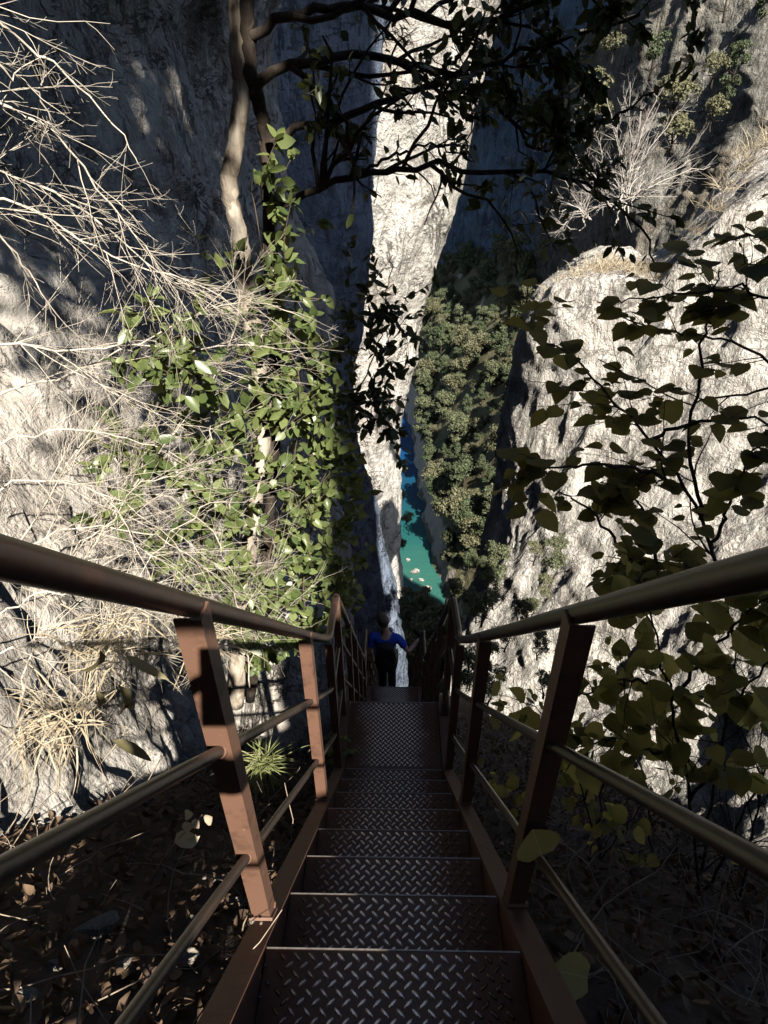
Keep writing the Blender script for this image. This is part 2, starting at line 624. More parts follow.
# near cliff on the left of the stairs; its unseen upper part is shaped to block sun and sky
def shade_overhang(P):
    P = P.copy()
    y, z = P[..., 1], P[..., 2]
    zl = z + 0.5 * vnoise(np.stack([y * 0.45, y * 0, y * 0], -1), 77)
    k = sstep(-4.5, -1.5, y) * (1 - 0.75 * sstep(7.5, 10.5, y))
    P[..., 0] += k * (1.55 * sstep(0.75, 2.3, zl) + 0.35 * vnoise(np.stack([y * 0.8, z * 0.7, y * 0], -1), 78) * sstep(0.8, 2, zl))
    return P


cliff('left_cliff',
      [(-3.2, -4), (-3.7, -1), (-3.6, 1.5), (-3.4, 4), (-3.15, 7), (-2.6, 9.5), (-2.05, 11), (-1.9, 11.8), (-2.2, 12.6), (-4, 14), (-8, 15)],
      [(-2.0, -4), (-1.7, -1), (0.1, 0.9), (0.0, 1.5), (-0.7, 2.2), (-1.3, 3.6), (-2.0, 6), (-2.2, 9.5), (-1.6, 11), (-1.3, 11.8), (-1.8, 12.6), (-4, 14), (-8, 15)],
      2.0, -8.0, 34.0, -26.0, 420, 900, 0.62, 1.7, 5, M['rock_near'], over=shade_overhang, aniso=0.33, fine=0.15)

# shaded cliff on the left, beyond: its right-hand edge bulges with height
def edge_cliff(name, zs, xs, Y, path_rel, z0, z1, nu, nv, amp, scale, seed, mat, **kw):
    path = resample(np.asarray(path_rel, float), nu)
    z = np.linspace(z0, z1, nv)
    ex = np.interp(z, zs, xs)
    P = np.empty((nu, nv, 3))
    P[..., 0] = path[:, 0:1] + ex[None] * path[:, 2:3]
    P[..., 1] = path[:, 1:2]
    P[..., 2] = z[None]
    N = grid_normals(P)
    P = rock_disp(P, N, amp, scale, seed, **kw)
    mb = MB()
    mb.grid(P)
    return tag(mb.build(name, mat), kind='structure')


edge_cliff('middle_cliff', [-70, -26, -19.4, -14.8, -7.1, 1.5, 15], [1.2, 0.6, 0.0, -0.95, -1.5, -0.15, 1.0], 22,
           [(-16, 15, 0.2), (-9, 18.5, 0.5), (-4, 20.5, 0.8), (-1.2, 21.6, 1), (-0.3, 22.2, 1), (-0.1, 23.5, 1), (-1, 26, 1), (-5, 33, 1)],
           -70, 16, 260, 560, 0.75, 3.2, 21, M['rock_mid_shade'], aniso=0.35, fine=0.12)
edge_cliff('pale_cliff', [-95, -62, -54, -36, -29, -22.7, -11.7, 4.8, 30], [2.4, 1.0, 0.7, -0.2, 0.6, 2.4, 5.9, 8.6, 13], 70,
           [(-34, 50, 0.2), (-16, 58, 0.6), (-6, 65, 0.9), (-1.5, 69, 1), (-0.2, 71, 1), (-0.2, 74, 1), (-3, 88, 1), (-12, 112, 1)],
           -95, 30, 300, 520, 1.6, 8.0, 33, M['rock_far'], aniso=0.3, fine=0.10)
# sunlit buttress on the right, with a ledge on top
RC_TOP = [(11.5, 42), (7.6, 31), (5.3, 24.6), (5.55, 23.3), (6.9, 22.3), (8.5, 22.0), (9.5, 21.7), (10.2, 20.9), (11.4, 20.4), (13.4, 17.5), (15, 13), (15.5, 8), (16, 2), (17, -8)]
RC_Z = [-26, -15, -8.0, -5.8, -4.5, -4.5, -5.0, -1.6, -0.2, 1.6, 2, 3, 4, 5]
cliff('right_cliff', RC_TOP,
      [(10.5, 42), (6.8, 32), (4.3, 25), (3.3, 19.8), (4.6, 17.2), (7.2, 14.8), (9, 12), (9.6, 8.5), (9.6, 5), (10, 1), (10.5, -8)],
      -4.0, -20.0, RC_Z, -90.0, 520, 620, 0.75, 3.2, 44, M['rock_right'], back=(70, 3, 9, -0.6), aniso=0.38, fine=0.12, rid=1.0)
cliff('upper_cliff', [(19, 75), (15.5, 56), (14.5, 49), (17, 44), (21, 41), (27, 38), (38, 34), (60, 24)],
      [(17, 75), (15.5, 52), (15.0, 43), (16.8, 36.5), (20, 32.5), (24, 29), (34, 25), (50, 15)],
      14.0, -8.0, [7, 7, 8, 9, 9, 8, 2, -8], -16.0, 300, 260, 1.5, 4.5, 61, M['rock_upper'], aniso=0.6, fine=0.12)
cliff('far_cliff', [(120, 60), (92, 80), (76, 100), (60, 125), (46, 150), (43, 170), (31, 218), (20, 268), (11, 320), (-30, 420)],  # hidden near end is a ridge added to shade the wall beyond
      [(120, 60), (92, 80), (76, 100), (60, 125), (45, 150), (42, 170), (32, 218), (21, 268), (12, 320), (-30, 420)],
      60.0, -60.0, 95.0, -100.0, 420, 300, 5.5, 22.0, 71, M['rock_far_shade'], aniso=0.35, fine=0.08, flip=True)


# unseen notch rock behind the photographer; blocks added and shaped to cast shade
def boulder_block(x0, x1, y0, y1, z0, z1, seed, amp, scale, nu=90, nv=90):
    th = np.linspace(0, 2 * PI, nu, endpoint=False)
    c, s = np.cos(th), np.sin(th)
    p = 5.0
    k = (np.abs(c) ** p + np.abs(s) ** p) ** (-1 / p)
    cx, cy, hx, hy = (x0 + x1) / 2, (y0 + y1) / 2, (x1 - x0) / 2, (y1 - y0) / 2
    v = np.linspace(0, 1, nv)
    shr = np.where(v > 0.9, np.sqrt(np.maximum(0, 1 - ((v - 0.9) / 0.1) ** 2)), 1.0)
    P = np.empty((nu, nv, 3))
    P[..., 0] = cx + hx * (k * c)[:, None] * shr
    P[..., 1] = cy + hy * (k * s)[:, None] * shr
    P[..., 2] = z0 + (z1 - z0) * v
    N = np.stack([np.broadcast_to(c[:, None], (nu, nv)), np.broadcast_to(s[:, None], (nu, nv)), np.zeros((nu, nv))], -1)
    D = rock_disp(P, N, amp, scale, seed)
    return P + (D - P) * np.where(v > 0.97, 0.3, 1)[None, :, None]


mb = MB()
mb.grid(boulder_block(1.08, 2.6, -5.0, -2.0, -4, 1.8, 81, 0.12, 1.2), close_u=True)
mb.grid(boulder_block(1.85, 4.4, -6.5, -2.15, -4, 2.8, 85, 0.2, 1.5), close_u=True)
mb.grid(boulder_block(1.96, 2.5, -3.75, -3.2, -4, 4.15, 87, 0.07, 1.0), close_u=True)  # thin slab added to keep the right post in shade
mb.grid(boulder_block(2.6, 4.6, -6.5, -2.3, -4, 4.6, 86, 0.2, 1.5), close_u=True)
mb.grid(boulder_block(3.9, 7.0, -8, -3.0, -8, 14, 82, 0.4, 2.5), close_u=True)
mb.grid(boulder_block(6.2, 10.6, -12, -3.4, -12, 47, 83, 0.7, 4), close_u=True)
mb.grid(boulder_block(-26, 0.9, -26, -13, -8, 36, 84, 0.8, 5), close_u=True)  # added to close off skylight from behind
tag(mb.build('notch_shade_blocks', M['rock_near']), kind='structure')


# the slope the stairs run down; it steepens into the gorge
def ground_z(x, y):
    x = np.asarray(x, float)
    y = np.asarray(y, float)
    z = -1.50 - 1.06 * y
    z = z + 0.34 * np.maximum(0, -x - 0.75) ** 1.2 - 0.22 * np.maximum(0, x - 0.8) - 1.3 * np.maximum(0, x - 2.3)
    z = z - 0.35 * np.maximum(0, y - 12)* (y < 60) - 0.35 * 48 * (y >= 60) 
    P = np.stack([x, y, np.zeros_like(x)], -1)
    return z + 0.16 * fbm(P * 1.3, 4, 90) * np.minimum(1, np.abs(x) / 0.7) + 0.5 * fbm(P * 0.35, 3, 91) * sstep(4, 12, y)


gx = np.r_[np.linspace(-14, -4, 20)[:-1], np.linspace(-4, 4.5, 150), np.linspace(4.5, 30, 30)[1:]]
gy = np.r_[np.linspace(-14, -3, 25)[:-1], np.linspace(-3, 8, 200), np.linspace(8, 30, 70)[1:], np.linspace(30, 85, 50)[1:]]
X, Y = np.meshgrid(gx, gy, indexing='ij')
Z = ground_z(X, Y)
mb = MB()
mb.grid(np.stack([X, Y, Z], -1))
tag(mb.build('ground', M['soil']), kind='structure')

# river and the wooded slope above it
RIV = -90.0
edge_px = [(444, 592), (439, 578), (432, 555), (424, 520), (418, 485), (414, 455), (409, 430)]
EP = np.array([atz(a, b, RIV) for a, b in edge_px])
RY, RX = EP[:, 1], EP[:, 0]


def valley_z(x, y):
    xr = np.interp(y, np.r_[60, RY, RY[-1] + 14, RY[-1] + 40], np.r_[RX[0] + 1, RX, RX[-1] - 1, RX[-1] - 6])
    P = np.stack([x, y, np.zeros_like(x)], -1)
    e = x - xr + 1.6 * fbm(P * 0.12, 4, 101)
    z = RIV - 3 + 3.2 * sstep(-0.8, 0.3, e) + 10 * sstep(0.2, 3.2, e) * (0.75 + 0.4 * vnoise(P * 0.05, 7))
    z = z + 1.55 * np.maximum(0, e - 3) * (1 - 0.0 * e)
    return z + 1.3 * fbm(P * 0.2, 4, 102)


vx = np.linspace(-34, 75, 240)
vy = np.linspace(84, 345, 320)
X, Y = np.meshgrid(vx, vy, indexing='ij')
Z = valley_z(X, Y)
mb = MB()
mb.grid(np.stack([X, Y, Z], -1))


def slope_mat():
    N = NT('valley_slope')
    g = N.n('NewGeometry')
    sx = N.n('SeparateXYZ')
    N.l(g.outputs['Normal'], sx.inputs[0])
    n1 = N.noise(N.coords(), 0.35, 6, 0.65)
    steep = N.ramp(N.math('ADD', sx.outputs[2], N.math('MULTIPLY', N.math('SUBTRACT', n1, 0.5), 0.5)), [(0.36, 1.0), (0.45, 0.0)])
    rk = N.mix(N.noise(N.coords((1, 1, 0.4)), 0.9, 6, 0.7), (0.16, 0.13, 0.10), (0.46, 0.42, 0.36))
    gr = N.mix(n1, (0.05, 0.055, 0.025), (0.13, 0.115, 0.06))
    N.set(color=N.mix(steep, gr, rk), rough=0.95, normal=N.bump(n1, 0.8, 1.0))
    return N.m


tag(mb.build('valley_terrain', slope_mat()), kind='structure')


def water_mat():
    N = NT('river_water')
    c = N.coords()
    sx = N.n('SeparateXYZ')
    N.l(c, sx.inputs[0])
    n1 = N.noise(c, 0.12, 4, 0.5)
    d = N.math('ADD', sx.outputs[1], N.math('MULTIPLY', N.math('SUBTRACT', n1, 0.5), 22.0))
    mr = N.n('MapRange')
    mr.inputs[1].default_value, mr.inputs[2].default_value = 112, 185
    N.l(d, mr.inputs[0])
    col = N.ramp(mr.outputs[0], [(0.0, (0.030, 0.115, 0.092)), (0.22, (0.014, 0.085, 0.085)), (0.5, (0.008, 0.055, 0.095)), (1.0, (0.003, 0.045, 0.16))])
    N.set(color=col, rough=0.12, spec=0.5, normal=N.bump(N.noise(N.coords(), 0.9, 6, 0.65), 0.45, 0.5))
    return N.m


mb = MB()
mb.grid(np.stack(np.meshgrid(np.linspace(-40, 60, 12), np.linspace(100, 345, 20), indexing='ij') + [np.full((12, 20), RIV)], -1))
tag(mb.build('river', water_mat()), kind='structure')


# ------------------------------------------------------------------ staircase
Y0, Z0, RUN, RISE = 0.657, -1.737, 0.245, 0.26
KS = RISE / RUN


def sz(y):
    return Z0 - KS * (y - Y0)


def tread_mb(w, depth, lip=0.045, lipback=True):
    """plate whose front (far) edge is y=0, top at z=0, with folded lip and raised lugs"""
    mb = MB()
    t = 0.005
    mb.box((0, -depth / 2, -t / 2), (w, depth, t))
    mb.box((0, -t / 2, -t - lip / 2), (w, t, lip - 0.001))
    mb.box((0, 0.0015, -0.0025), (w, 0.0034, 0.0085), mat=2)       # worn edge
    p = 0.0365
    nx, ny = int((w - 0.02) / p), int((depth - 0.016) / (p / 2))
    th = np.arange(8) * PI / 4
    L, Wd, H = 0.0128, 0.0047, 0.0030
    base = np.stack([L * np.cos(th), Wd * np.sin(th), np.zeros(8)], -1)
    top = base * np.array([0.6, 0.5, 0]) + np.array([0, 0, H])
    LV = np.concatenate([base, top])
    q = [[j, (j + 1) % 8, 8 + (j + 1) % 8, 8 + j] for j in range(8)]
    for j in range(ny):
        a = rad(45 if j % 2 else -45)
        R = np.array([[math.cos(a), -math.sin(a), 0], [math.sin(a), math.cos(a), 0], [0, 0, 1]])
        for i in range(nx - (j % 2)):
            c = np.array([(i - (nx - 1) / 2 + 0.5 * (j % 2)) * p, -0.016 - j * p / 2, 0.0001])
            mb.add(LV @ R.T + c, [np.array(q), np.arange(8, 16)], 1)
    return mb


tread_src = {}


def put_tread(root, y, z, depth, w=0.632, name='tread', x=0.0):
    key = (round(w, 3), round(depth, 3))
    if key not in tread_src:
        o = tread_mb(w, depth).build(name, [M['tread'], M['lug'], M['edge']], root, smooth=True, sharp=35)
        tread_src[key] = o
    else:
        o = tread_src[key].copy()
        o.name = name
        COL.objects.link(o)
        o.parent = root
    o.location = (x, y, z)
    return o


CH = [(-0.0325, 0.0), (0.0325, 0.0), (0.0325, -0.012), (-0.021, -0.012), (-0.021, -0.188), (0.0325, -0.188), (0.0325, -0.2), (-0.0325, -0.2)]


def stringer(root, side, pts, xc=0.3535):
    mb = MB()
    prof = [(a * side, b) for a, b in CH]
    for a, b in zip(pts[:-1], pts[1:]):
        a, b = np.array(a, float), np.array(b, float)
        mb.prism(prof, [a, b], (1, 0, 0), (0, 0, 1.25 if abs(b[2] - a[2]) > 0.1 else 1.0))
    o = mb.build('stringer', M['stringer'], root, smooth=False)
    o.location = (side * xc, 0, 0)
    return o


def post(root, x, y, zb, zt, side, w=0.05):
    t = 0.006
    prof = np.array([(0, 0), (w, 0), (w, t), (t, t), (t, w), (0, w)]) - np.array([w / 2, w * 0.35])
    prof = prof * np.array([side, 1])
    mb = MB()
    mb.prism(prof, [(0, 0, 0), (0, 0, (zt - zb) * 0.5), (0, 0, zt - zb)], (1, 0, 0), (0, 1, 0))
    o = mb.build('post', M['post'], root, smooth=False)
    o.location = (x, y, zb)
    return o


def rail(root, name, pts, r, mat, parent=None):
    mb = MB()
    P = np.array(pts, float)
    n = 14
    out = [P[0]]
    for a, b in zip(P[:-1], P[1:]):
        for k in range(1, n + 1):
            out.append(a + (b - a) * k / n)
    out = np.array(out)
    # soften bends
    for _ in range(2):
        out[1:-1] = (out[:-2] + 2 * out[1:-1] + out[2:]) / 4
    out[1:-1] += 0.0012 * np.stack([vnoise(out[1:-1] * 3 + s, 5) for s in (0, 9, 21)], -1)
    mb.tube(out, r, 18)
    return mb.build(name, mat, parent or root)


def collar(root, p, d, r):
    mb = MB()
    p, d = np.array(p, float), norm(np.array(d, float))
    k = np.linspace(-1, 1, 9)
    mb.tube(p + d * k[:, None] * 0.036, r + 0.002 * vnoise(np.stack([k * 9, k * 0 + p[1] * 31, k * 0], -1), 4), 14)
    return mb.build('weld_collar', M['post'], root)


XR = 0.362
LZ = Z0 - 7 * RISE            # first landing level
LY0, LY1 = Y0 + 7 * RUN, 2.915
flight = empty('metal_staircase', (0, 0, 0))
tag(flight, 'nearest flight of brown steel stairs with diamond plate treads, ending at a small landing', 'staircase')
for i in range(-6, 7):
    put_tread(flight, Y0 + i * RUN, Z0 + (-i) * RISE, 0.262)
put_tread(flight, LY0 - 0.004, LZ + 0.001, 0.25)
lp = tread_mb(0.632, LY1 - LY0 - 0.001).build('landing_plate', [M['tread'], M['lug'], M['edge']], flight, sharp=35)
lp.location = (0, LY1, LZ - 0.006)
for s in (-1, 1):
    yb = -1.15
    stringer(flight, s, [(0, yb, sz(yb) + 0.012), (0, LY0, LZ + 0.012), (0, LY1, LZ + 0.012)])
    x = s * XR
    HT, HM, HL = 1.165, 0.758, 0.335
    y2 = 2.38
    yf = 2.80
    top = [(x, -1.3, sz(-1.3) + HT), (x, y2, sz(y2) + HT), (x, yf, sz(y2) + HT - 0.06)]
    rail(flight, 'handrail', top, 0.0208, M['rail'])
    rail(flight, 'middle_rail', [(x, -1.3, sz(-1.3) + HM), (x, y2, sz(y2) + HM), (x, yf, sz(y2) + HM - 0.06)], 0.0130, M['rod'])
    rail(flight, 'lower_rail', [(x, -1.3, sz(-1.3) + HL), (x, y2, sz(y2) + HL), (x, yf, sz(y2) + HL - 0.04)], 0.0115, M['rod'])
    ys = ((-0.22, 0.786, 1.755) if s < 0 else (-0.15, 0.868, 1.728))
    for y in ys:
        post(flight, x, y, sz(y) + 0.012, sz(y) + HT - 0.02, s)
        for h_, r_ in ((HM, 0.0165), (HL, 0.015)):
            collar(flight, (x, y, sz(y) + h_), (0, 1, -KS), r_)
        mb = MB()
        mb.box((0, 0, 0.004), (0.064, 0.075, 0.008), np.array([[1, 0, 0], [0, 0.686, 0.7276], [0, -0.7276, 0.686]]))
        for q in (-1, 1):
            mb.tube([(0.022 * q, 0.02, -0.02), (0.022 * q, 0.034, -0.004)], 0.006, 6)
        o_ = mb.build('foot_plate', M['post'], flight, smooth=False)
        o_.location = (x, y, sz(y) + 0.016)
    post(flight, x, y2, LZ + 0.012, sz(y2) + HT - 0.015, s, 0.045)
    post(flight, x, yf, LZ + 0.012, sz(y2) + HT - 0.075, s, 0.045)

# second flight, steeper, down to a second landing
RUN2, RISE2 = 0.2085, 0.285
L2Z, L2Y0, L2Y1 = LZ - 10 * RISE2, LY1 + 10 * RUN2, LY1 + 10 * RUN2 + 0.5
flight2 = empty('metal_staircase', (0, 0, 0))
tag(flight2, 'steep second flight of brown steel stairs dropping beyond the first landing', 'staircase')
for i in range(1, 10):
    put_tread(flight2, LY1 + i * RUN2, LZ - i * RISE2, 0.23)
lp2 = tread_mb(0.632, 0.5).build('landing_plate', [M['tread'], M['lug'], M['edge']], flight2, sharp=35)
lp2.location = (0, L2Y1, L2Z)
flight3 = empty('metal_staircase', (0, 0, 0))
tag(flight3, 'lowest flight of brown steel stairs that the person in blue is walking down', 'staircase')
NS3 = 12
for i in range(1, NS3 + 1):
    put_tread(flight3, L2Y1 + i * RUN2, L2Z - i * RISE2, 0.23)
K2 = RISE2 / RUN2
for s in (-1, 1):
    x = s * XR
    za = sz(y2) + HT - 0.075
    stringer(flight2, s, [(0, LY1 + 0.003, LZ - 0.0), (0, L2Y0, L2Z + 0.012), (0, L2Y1, L2Z + 0.012)])
    for nm, h, r, mt in (('handrail', 1.06, 0.021, 'rail'), ('middle_rail', 0.70, 0.014, 'rod'), ('lower_rail', 0.33, 0.012, 'rod')):
        rail(flight2, nm, [(x, yf + 0.03, za - (1.06 - h)), (x, L2Y0, L2Z + h), (x, L2Y1 - 0.02, L2Z + h)], r, M[mt])
        rail(flight3, nm, [(x, L2Y1, L2Z + h), (x, L2Y1 + NS3 * RUN2, L2Z + h - NS3 * RISE2)], r, M[mt])
    for k in (2.5, 5, 7.5, 10):
        y = LY1 + k * RUN2
        post(flight2, x, y, LZ - k * RISE2 + 0.012, LZ - k * RISE2 + 1.05, s, 0.045)
    y3 = L2Y1 + NS3 * RUN2
    stringer(flight3, s, [(0, L2Y1 + 0.003, L2Z), (0, y3, L2Z - NS3 * RISE2)])
    for k in (0.1, 3, 6, 9, 12):
        y = L2Y1 + k * RUN2
        post(flight3, x, y, L2Z - k * RISE2 + 0.012, L2Z - k * RISE2 + 1.05, s, 0.045)


# ------------------------------------------------------------------ plant helpers
def leaf_shape(kind):
    """one leaf: width x, length y (0..1), fold/curl z"""
    if kind == 'broad':
        t = np.linspace(0, 1, 15)
        w = np.interp(t, [0, 0.06, 0.15, 0.3, 0.45, 0.6, 0.75, 0.88, 0.95, 1], [0, 0.26, 0.40, 0.48, 0.47, 0.41, 0.29, 0.14, 0.06, 0])
        w[1:-1] *= 1 + 0.035 * np.where(np.arange(13) % 2, 1, -1)
        yo = np.where(t < 0.12, -0.10, 0.0)
        fold, curl = 0.22, -0.12
    elif kind == 'ivy':
        t = np.array([0, 0.22, 0.5, 0.78, 1.0])
        w = np.array([0.0, 0.27, 0.29, 0.16, 0.0])
        yo = np.zeros(5)
        fold, curl = 0.35, -0.18
    elif kind == 'dead':
        t = np.array([0, 0.22, 0.5, 0.78, 1.0])
        w = np.array([0.0, 0.24, 0.30, 0.17, 0.0])
        yo = np.zeros(5)
        fold, curl = 0.7, 0.35
    elif kind == 'strap':
        t = np.array([0, 0.2, 0.45, 0.7, 0.88, 1.0])
        w = np.array([0.0, 0.09, 0.11, 0.085, 0.045, 0.0])
        yo = np.zeros(6)
        fold, curl = 0.6, -0.35
    elif kind == 'tuft':
        t = np.array([0, 0.5, 1.0])
        w = np.array([0.0, 0.42, 0.0])
        yo = np.zeros(3)
        fold, curl = 0.3, -0.1
    else:
        t = np.array([0, 0.3, 0.7, 1.0])
        w = np.array([0.0, 0.24, 0.2, 0.0])
        yo = np.zeros(4)
        fold, curl = 0.3, -0.15
    n = len(t)
    mid = np.stack([np.zeros(n), t, curl * t * t], -1)
    V = [mid]
    for s in (-1, 1):
        e = np.stack([s * w[1:-1], t[1:-1] + yo[1:-1], curl * t[1:-1] ** 2 + fold * w[1:-1]], -1)
        V.append(e)
    V = np.concatenate(V)
    q, tr = [], []
    L, R = n, n + n - 2
    tr += [[0, 1, L], [0, R, 1]]
    for i in range(1, n - 2):
        q += [[i, i + 1, L + i, L + i - 1], [i, R + i - 1, R + i, i + 1]]
    tr += [[n - 2, n - 1, L + n - 3], [n - 2, R + n - 3, n - 1]]
    return V, (np.array(q) if q else None), np.array(tr)


SH = {k: leaf_shape(k) for k in ('broad', 'ivy', 'dead', 'tuft', 'oval', 'strap')}


def put_leaves(mb, pos, d, nrm, size, kind, g=rng, wvar=0.2, mat=0, cup=1.0):
    pos = np.asarray(pos, float).reshape(-1, 3)
    n = len(pos)
    if n == 0:
        return
    d = norm(np.broadcast_to(d, (n, 3)))
    nrm = np.broadcast_to(nrm, (n, 3))
    x = norm(np.cross(d, nrm + 1e-4))
    z = np.cross(x, d)
    V, Q, T = SH[kind]
    size = np.broadcast_to(size, (n,))
    wx = size * (1 + wvar * g.uniform(-1, 1, n))
    cz = size * g.uniform(-0.4, 2.0, n) * cup
    P = (pos[:, None] + V[None, :, 0:1] * x[:, None] * wx[:, None, None] + V[None, :, 1:2] * d[:, None] * size[:, None, None]
         + V[None, :, 2:3] * z[:, None] * cz[:, None, None])
    k = len(V)
    off = (np.arange(n) * k)[:, None, None]
    fs = [(T[None] + off).reshape(-1, 3)]
    if Q is not None:
        fs.append((Q[None] + off).reshape(-1, 4))
    mb.add(P.reshape(-1, 3), fs, mat, np.tile(V, (n, 1)))


def rnd_dir(g, n=None):
    v = g.normal(size=(n, 3) if n else 3)
    return norm(v)


def wander(p0, d0, L, n, jit, g, drift=(0, 0, 0)):
    P = [np.asarray(p0, float)]
    d = norm(np.asarray(d0, float))
    st = L / n
    for _ in range(n):
        d = norm(d + jit * g.normal(size=3) + np.asarray(drift) * st)
        P.append(P[-1] + d * st)
    return np.array(P)


def curve(pts, n, g, jit=0.0):
    pts = np.asarray(pts, float)
    t = np.linspace(0, len(pts) - 1, n)
    i = np.clip(t.astype(int), 0, len(pts) - 2)
    f = (t - i)[:, None]
    p0 = pts[np.maximum(i - 1, 0)]
    p1, p2 = pts[i], pts[i + 1]
    p3 = pts[np.minimum(i + 2, len(pts) - 1)]
    C = 0.5 * (2 * p1 + (p2 - p0) * f + (2 * p0 - 5 * p1 + 4 * p2 - p3) * f ** 2 + (3 * p1 - p0 - 3 * p2 + p3) * f ** 3)
    C[1:] += jit * g.normal(size=(n - 1, 3))
    return C


def grow(mb, P, r0, r1, lv, spec, g, tips):
    """tube along P, then side shoots; spec[lv] = (per metre, angle, length ratio, jitter, drift)"""
    n = len(P)
    R = r0 + (r1 - r0) * np.linspace(0, 1, n) ** 0.8
    mb.tube(P, R, 7 if r0 > 0.012 else (5 if r0 > 0.005 else 3), cap=False)
    seg = np.linalg.norm(np.diff(P, axis=0), axis=1)
    L = seg.sum()
    if lv >= len(spec):
        tips.append(P)
        return
    dens, ang, ratio, jit, drift = spec[lv][:5]
    minl = spec[lv][5] if len(spec[lv]) > 5 else 0.0
    k = g.poisson(dens * L)
    cum = np.r_[0, np.cumsum(seg)] / L
    for t in np.sort(g.uniform(0.12, 1.0, k)):
        i = min(np.searchsorted(cum, t) - 1, n - 2)
        i = max(i, 0)
        f = (t - cum[i]) / max(cum[i + 1] - cum[i], 1e-6)
        p = P[i] + (P[i + 1] - P[i]) * f
        T = norm(P[i + 1] - P[i])
        a = ang * g.uniform(0.6, 1.3)
        ax = rnd_dir(g)
        ax = norm(ax - T * (ax @ T))
        d = T * math.cos(a) + ax * math.sin(a)
        l = max(minl, L * ratio * g.uniform(0.4, 1.1) * (1 - 0.55 * t))
        m = max(3, int(3 + l * 6))
        r = (r0 + (r1 - r0) * t) * g.uniform(0.5, 0.75)
        grow(mb, wander(p, d, l, min(m, 8), jit, g, drift), r, max(r * 0.35, 0.0006), lv + 1, spec, g, tips)
    tips.append(P[int(n * 0.6):])


def along(tips, per, g, spread=0.0):
    """leaf sites along twigs: positions and local tangents"""
    pos, tan = [], []
    for P in tips:
        for _ in range(per):
            i = g.integers(0, len(P) - 1)
            f = g.uniform()
            pos.append(P[i] + (P[i + 1] - P[i]) * f + spread * g.normal(size=3))
            tan.append(norm(P[i + 1] - P[i]))
    return np.array(pos), np.array(tan)


def px_path(lst):
    return np.array([at(a, b, c) for a, b, c in lst])


# ------------------------------------------------------------------ pale tree with dark limbs over the gorge
g = np.random.default_rng(11)
tree = empty('ivy_clad_tree', (0, 0, 0))
tag(tree, 'pale barked tree left of the stairs with dark leafy limbs reaching over the gorge', 'tree')
mb = MB()
trunk_pts = curve(px_path([(236, 705, 3.0), (240, 640, 3.05), (250, 540, 3.1), (262, 430, 3.2), (256, 345, 3.25), (243, 275, 3.3), (239, 232, 3.3),
                           (229, 190, 3.3), (234, 150, 3.3), (242, 95, 3.3), (238, 45, 3.3), (236, -30, 3.3), (230, -120, 3.3)]), 70, g, 0.004)
RR = np.interp(np.linspace(0, 1, 70), [0, 0.3, 0.6, 0.8, 1], [0.062, 0.05, 0.042, 0.040, 0.038])
RR = RR * (1 + 0.2 * vnoise(trunk_pts * 5, 3))
mb.tube(trunk_pts, RR, 14)
mb.build('trunk', M['bark_pale'], tree)
mb = MB()
s2 = curve(px_path([(250, 700, 3.1), (262, 600, 3.15), (272, 480, 3.2), (276, 380, 3.3), (272, 290, 3.35), (268, 200, 3.35), (266, 150, 3.35), (260, 110, 3.33),
                    (250, 72, 3.3), (246, 20, 3.3), (248, -60, 3.3)]), 60, g, 0.004)
mb.tube(s2, 0.036 + 0.008 * vnoise(s2 * 5, 8), 12)
mb.build('trunk', M['bark_dark'], tree)
limb_px = [
    ([(252, 95, 3.3), (275, 70, 3.3), (320, 60, 3.3), (385, 58, 3.4), (440, 72, 3.4), (480, 92, 3.4), (530, 118, 3.5), (575, 150, 3.6)], 0.027, 0.006),
    ([(262, 145, 3.35), (300, 128, 3.3), (350, 115, 3.2), (400, 95, 3.2), (440, 80, 3.1), (500, 60, 3.0), (560, 40, 3.0), (640, 15, 2.9)], 0.022, 0.005),
    ([(268, 212, 3.35), (300, 197, 3.3), (345, 180, 3.2), (390, 172, 3.2), (440, 166, 3.1), (500, 172, 3.1), (560, 178, 3.1), (605, 197, 3.1), (640, 232, 3.1), (653, 262, 3.1)], 0.021, 0.004),
    ([(345, 180, 3.2), (385, 160, 3.15), (430, 145, 3.1), (470, 160, 3.1)], 0.010, 0.003),
    ([(246, 40, 3.3), (290, 12, 3.25), (350, 5, 3.2), (420, 18, 3.1), (490, 20, 3.0), (570, -8, 2.9), (660, -40, 2.8)], 0.024, 0.006),
    ([(440, 72, 3.4), (470, 40, 3.3), (520, 5, 3.2), (580, -50, 3.1)], 0.012, 0.004),
    ([(480, 92, 3.4), (520, 130, 3.2), (540, 150, 3.1), (590, 130, 3.0), (640, 100, 2.9), (690, 70, 2.8)], 0.011, 0.003),
]
spec = [(5.5, 0.9, 0.42, 0.22, (0, 0, 0.15), 0.12), (8, 0.8, 0.45, 0.2, (0, 0, 0.1), 0.07)]
tips = []
for pts, r0, r1 in limb_px:
    mb = MB()
    grow(mb, curve(px_path(pts), 26, g, 0.008), r0, r1, 0, spec, g, tips)
    mb.build('limb', M['bark_dark'], tree)  # limbs darker than the trunk: their shade is put into the bark colour
pos, tan = along(tips, 20, g, 0.018)
# screen-independent thinning: fewer leaves near the trunk, dense at the limb ends
keep = g.uniform(size=len(pos)) < np.clip((pos[:, 0] - 0.0) / 0.7, 0.22, 1.0) * np.clip((pos[:, 2] + 0.45) / 0.5, 0.22, 1)
pos, tan = pos[keep], tan[keep]
d = norm(tan * 0.7 + 0.8 * rnd_dir(g, len(pos)) + np.array([0, 0, -0.35]))
mb = MB()
put_leaves(mb, pos, d, norm(rnd_dir(g, len(pos)) * 0.7 + np.array([0, 0, 0.8])), g.uniform(0.035, 0.075, len(pos)), 'oval', g)
mb.build('crown', M['leaf_oak'], tree)

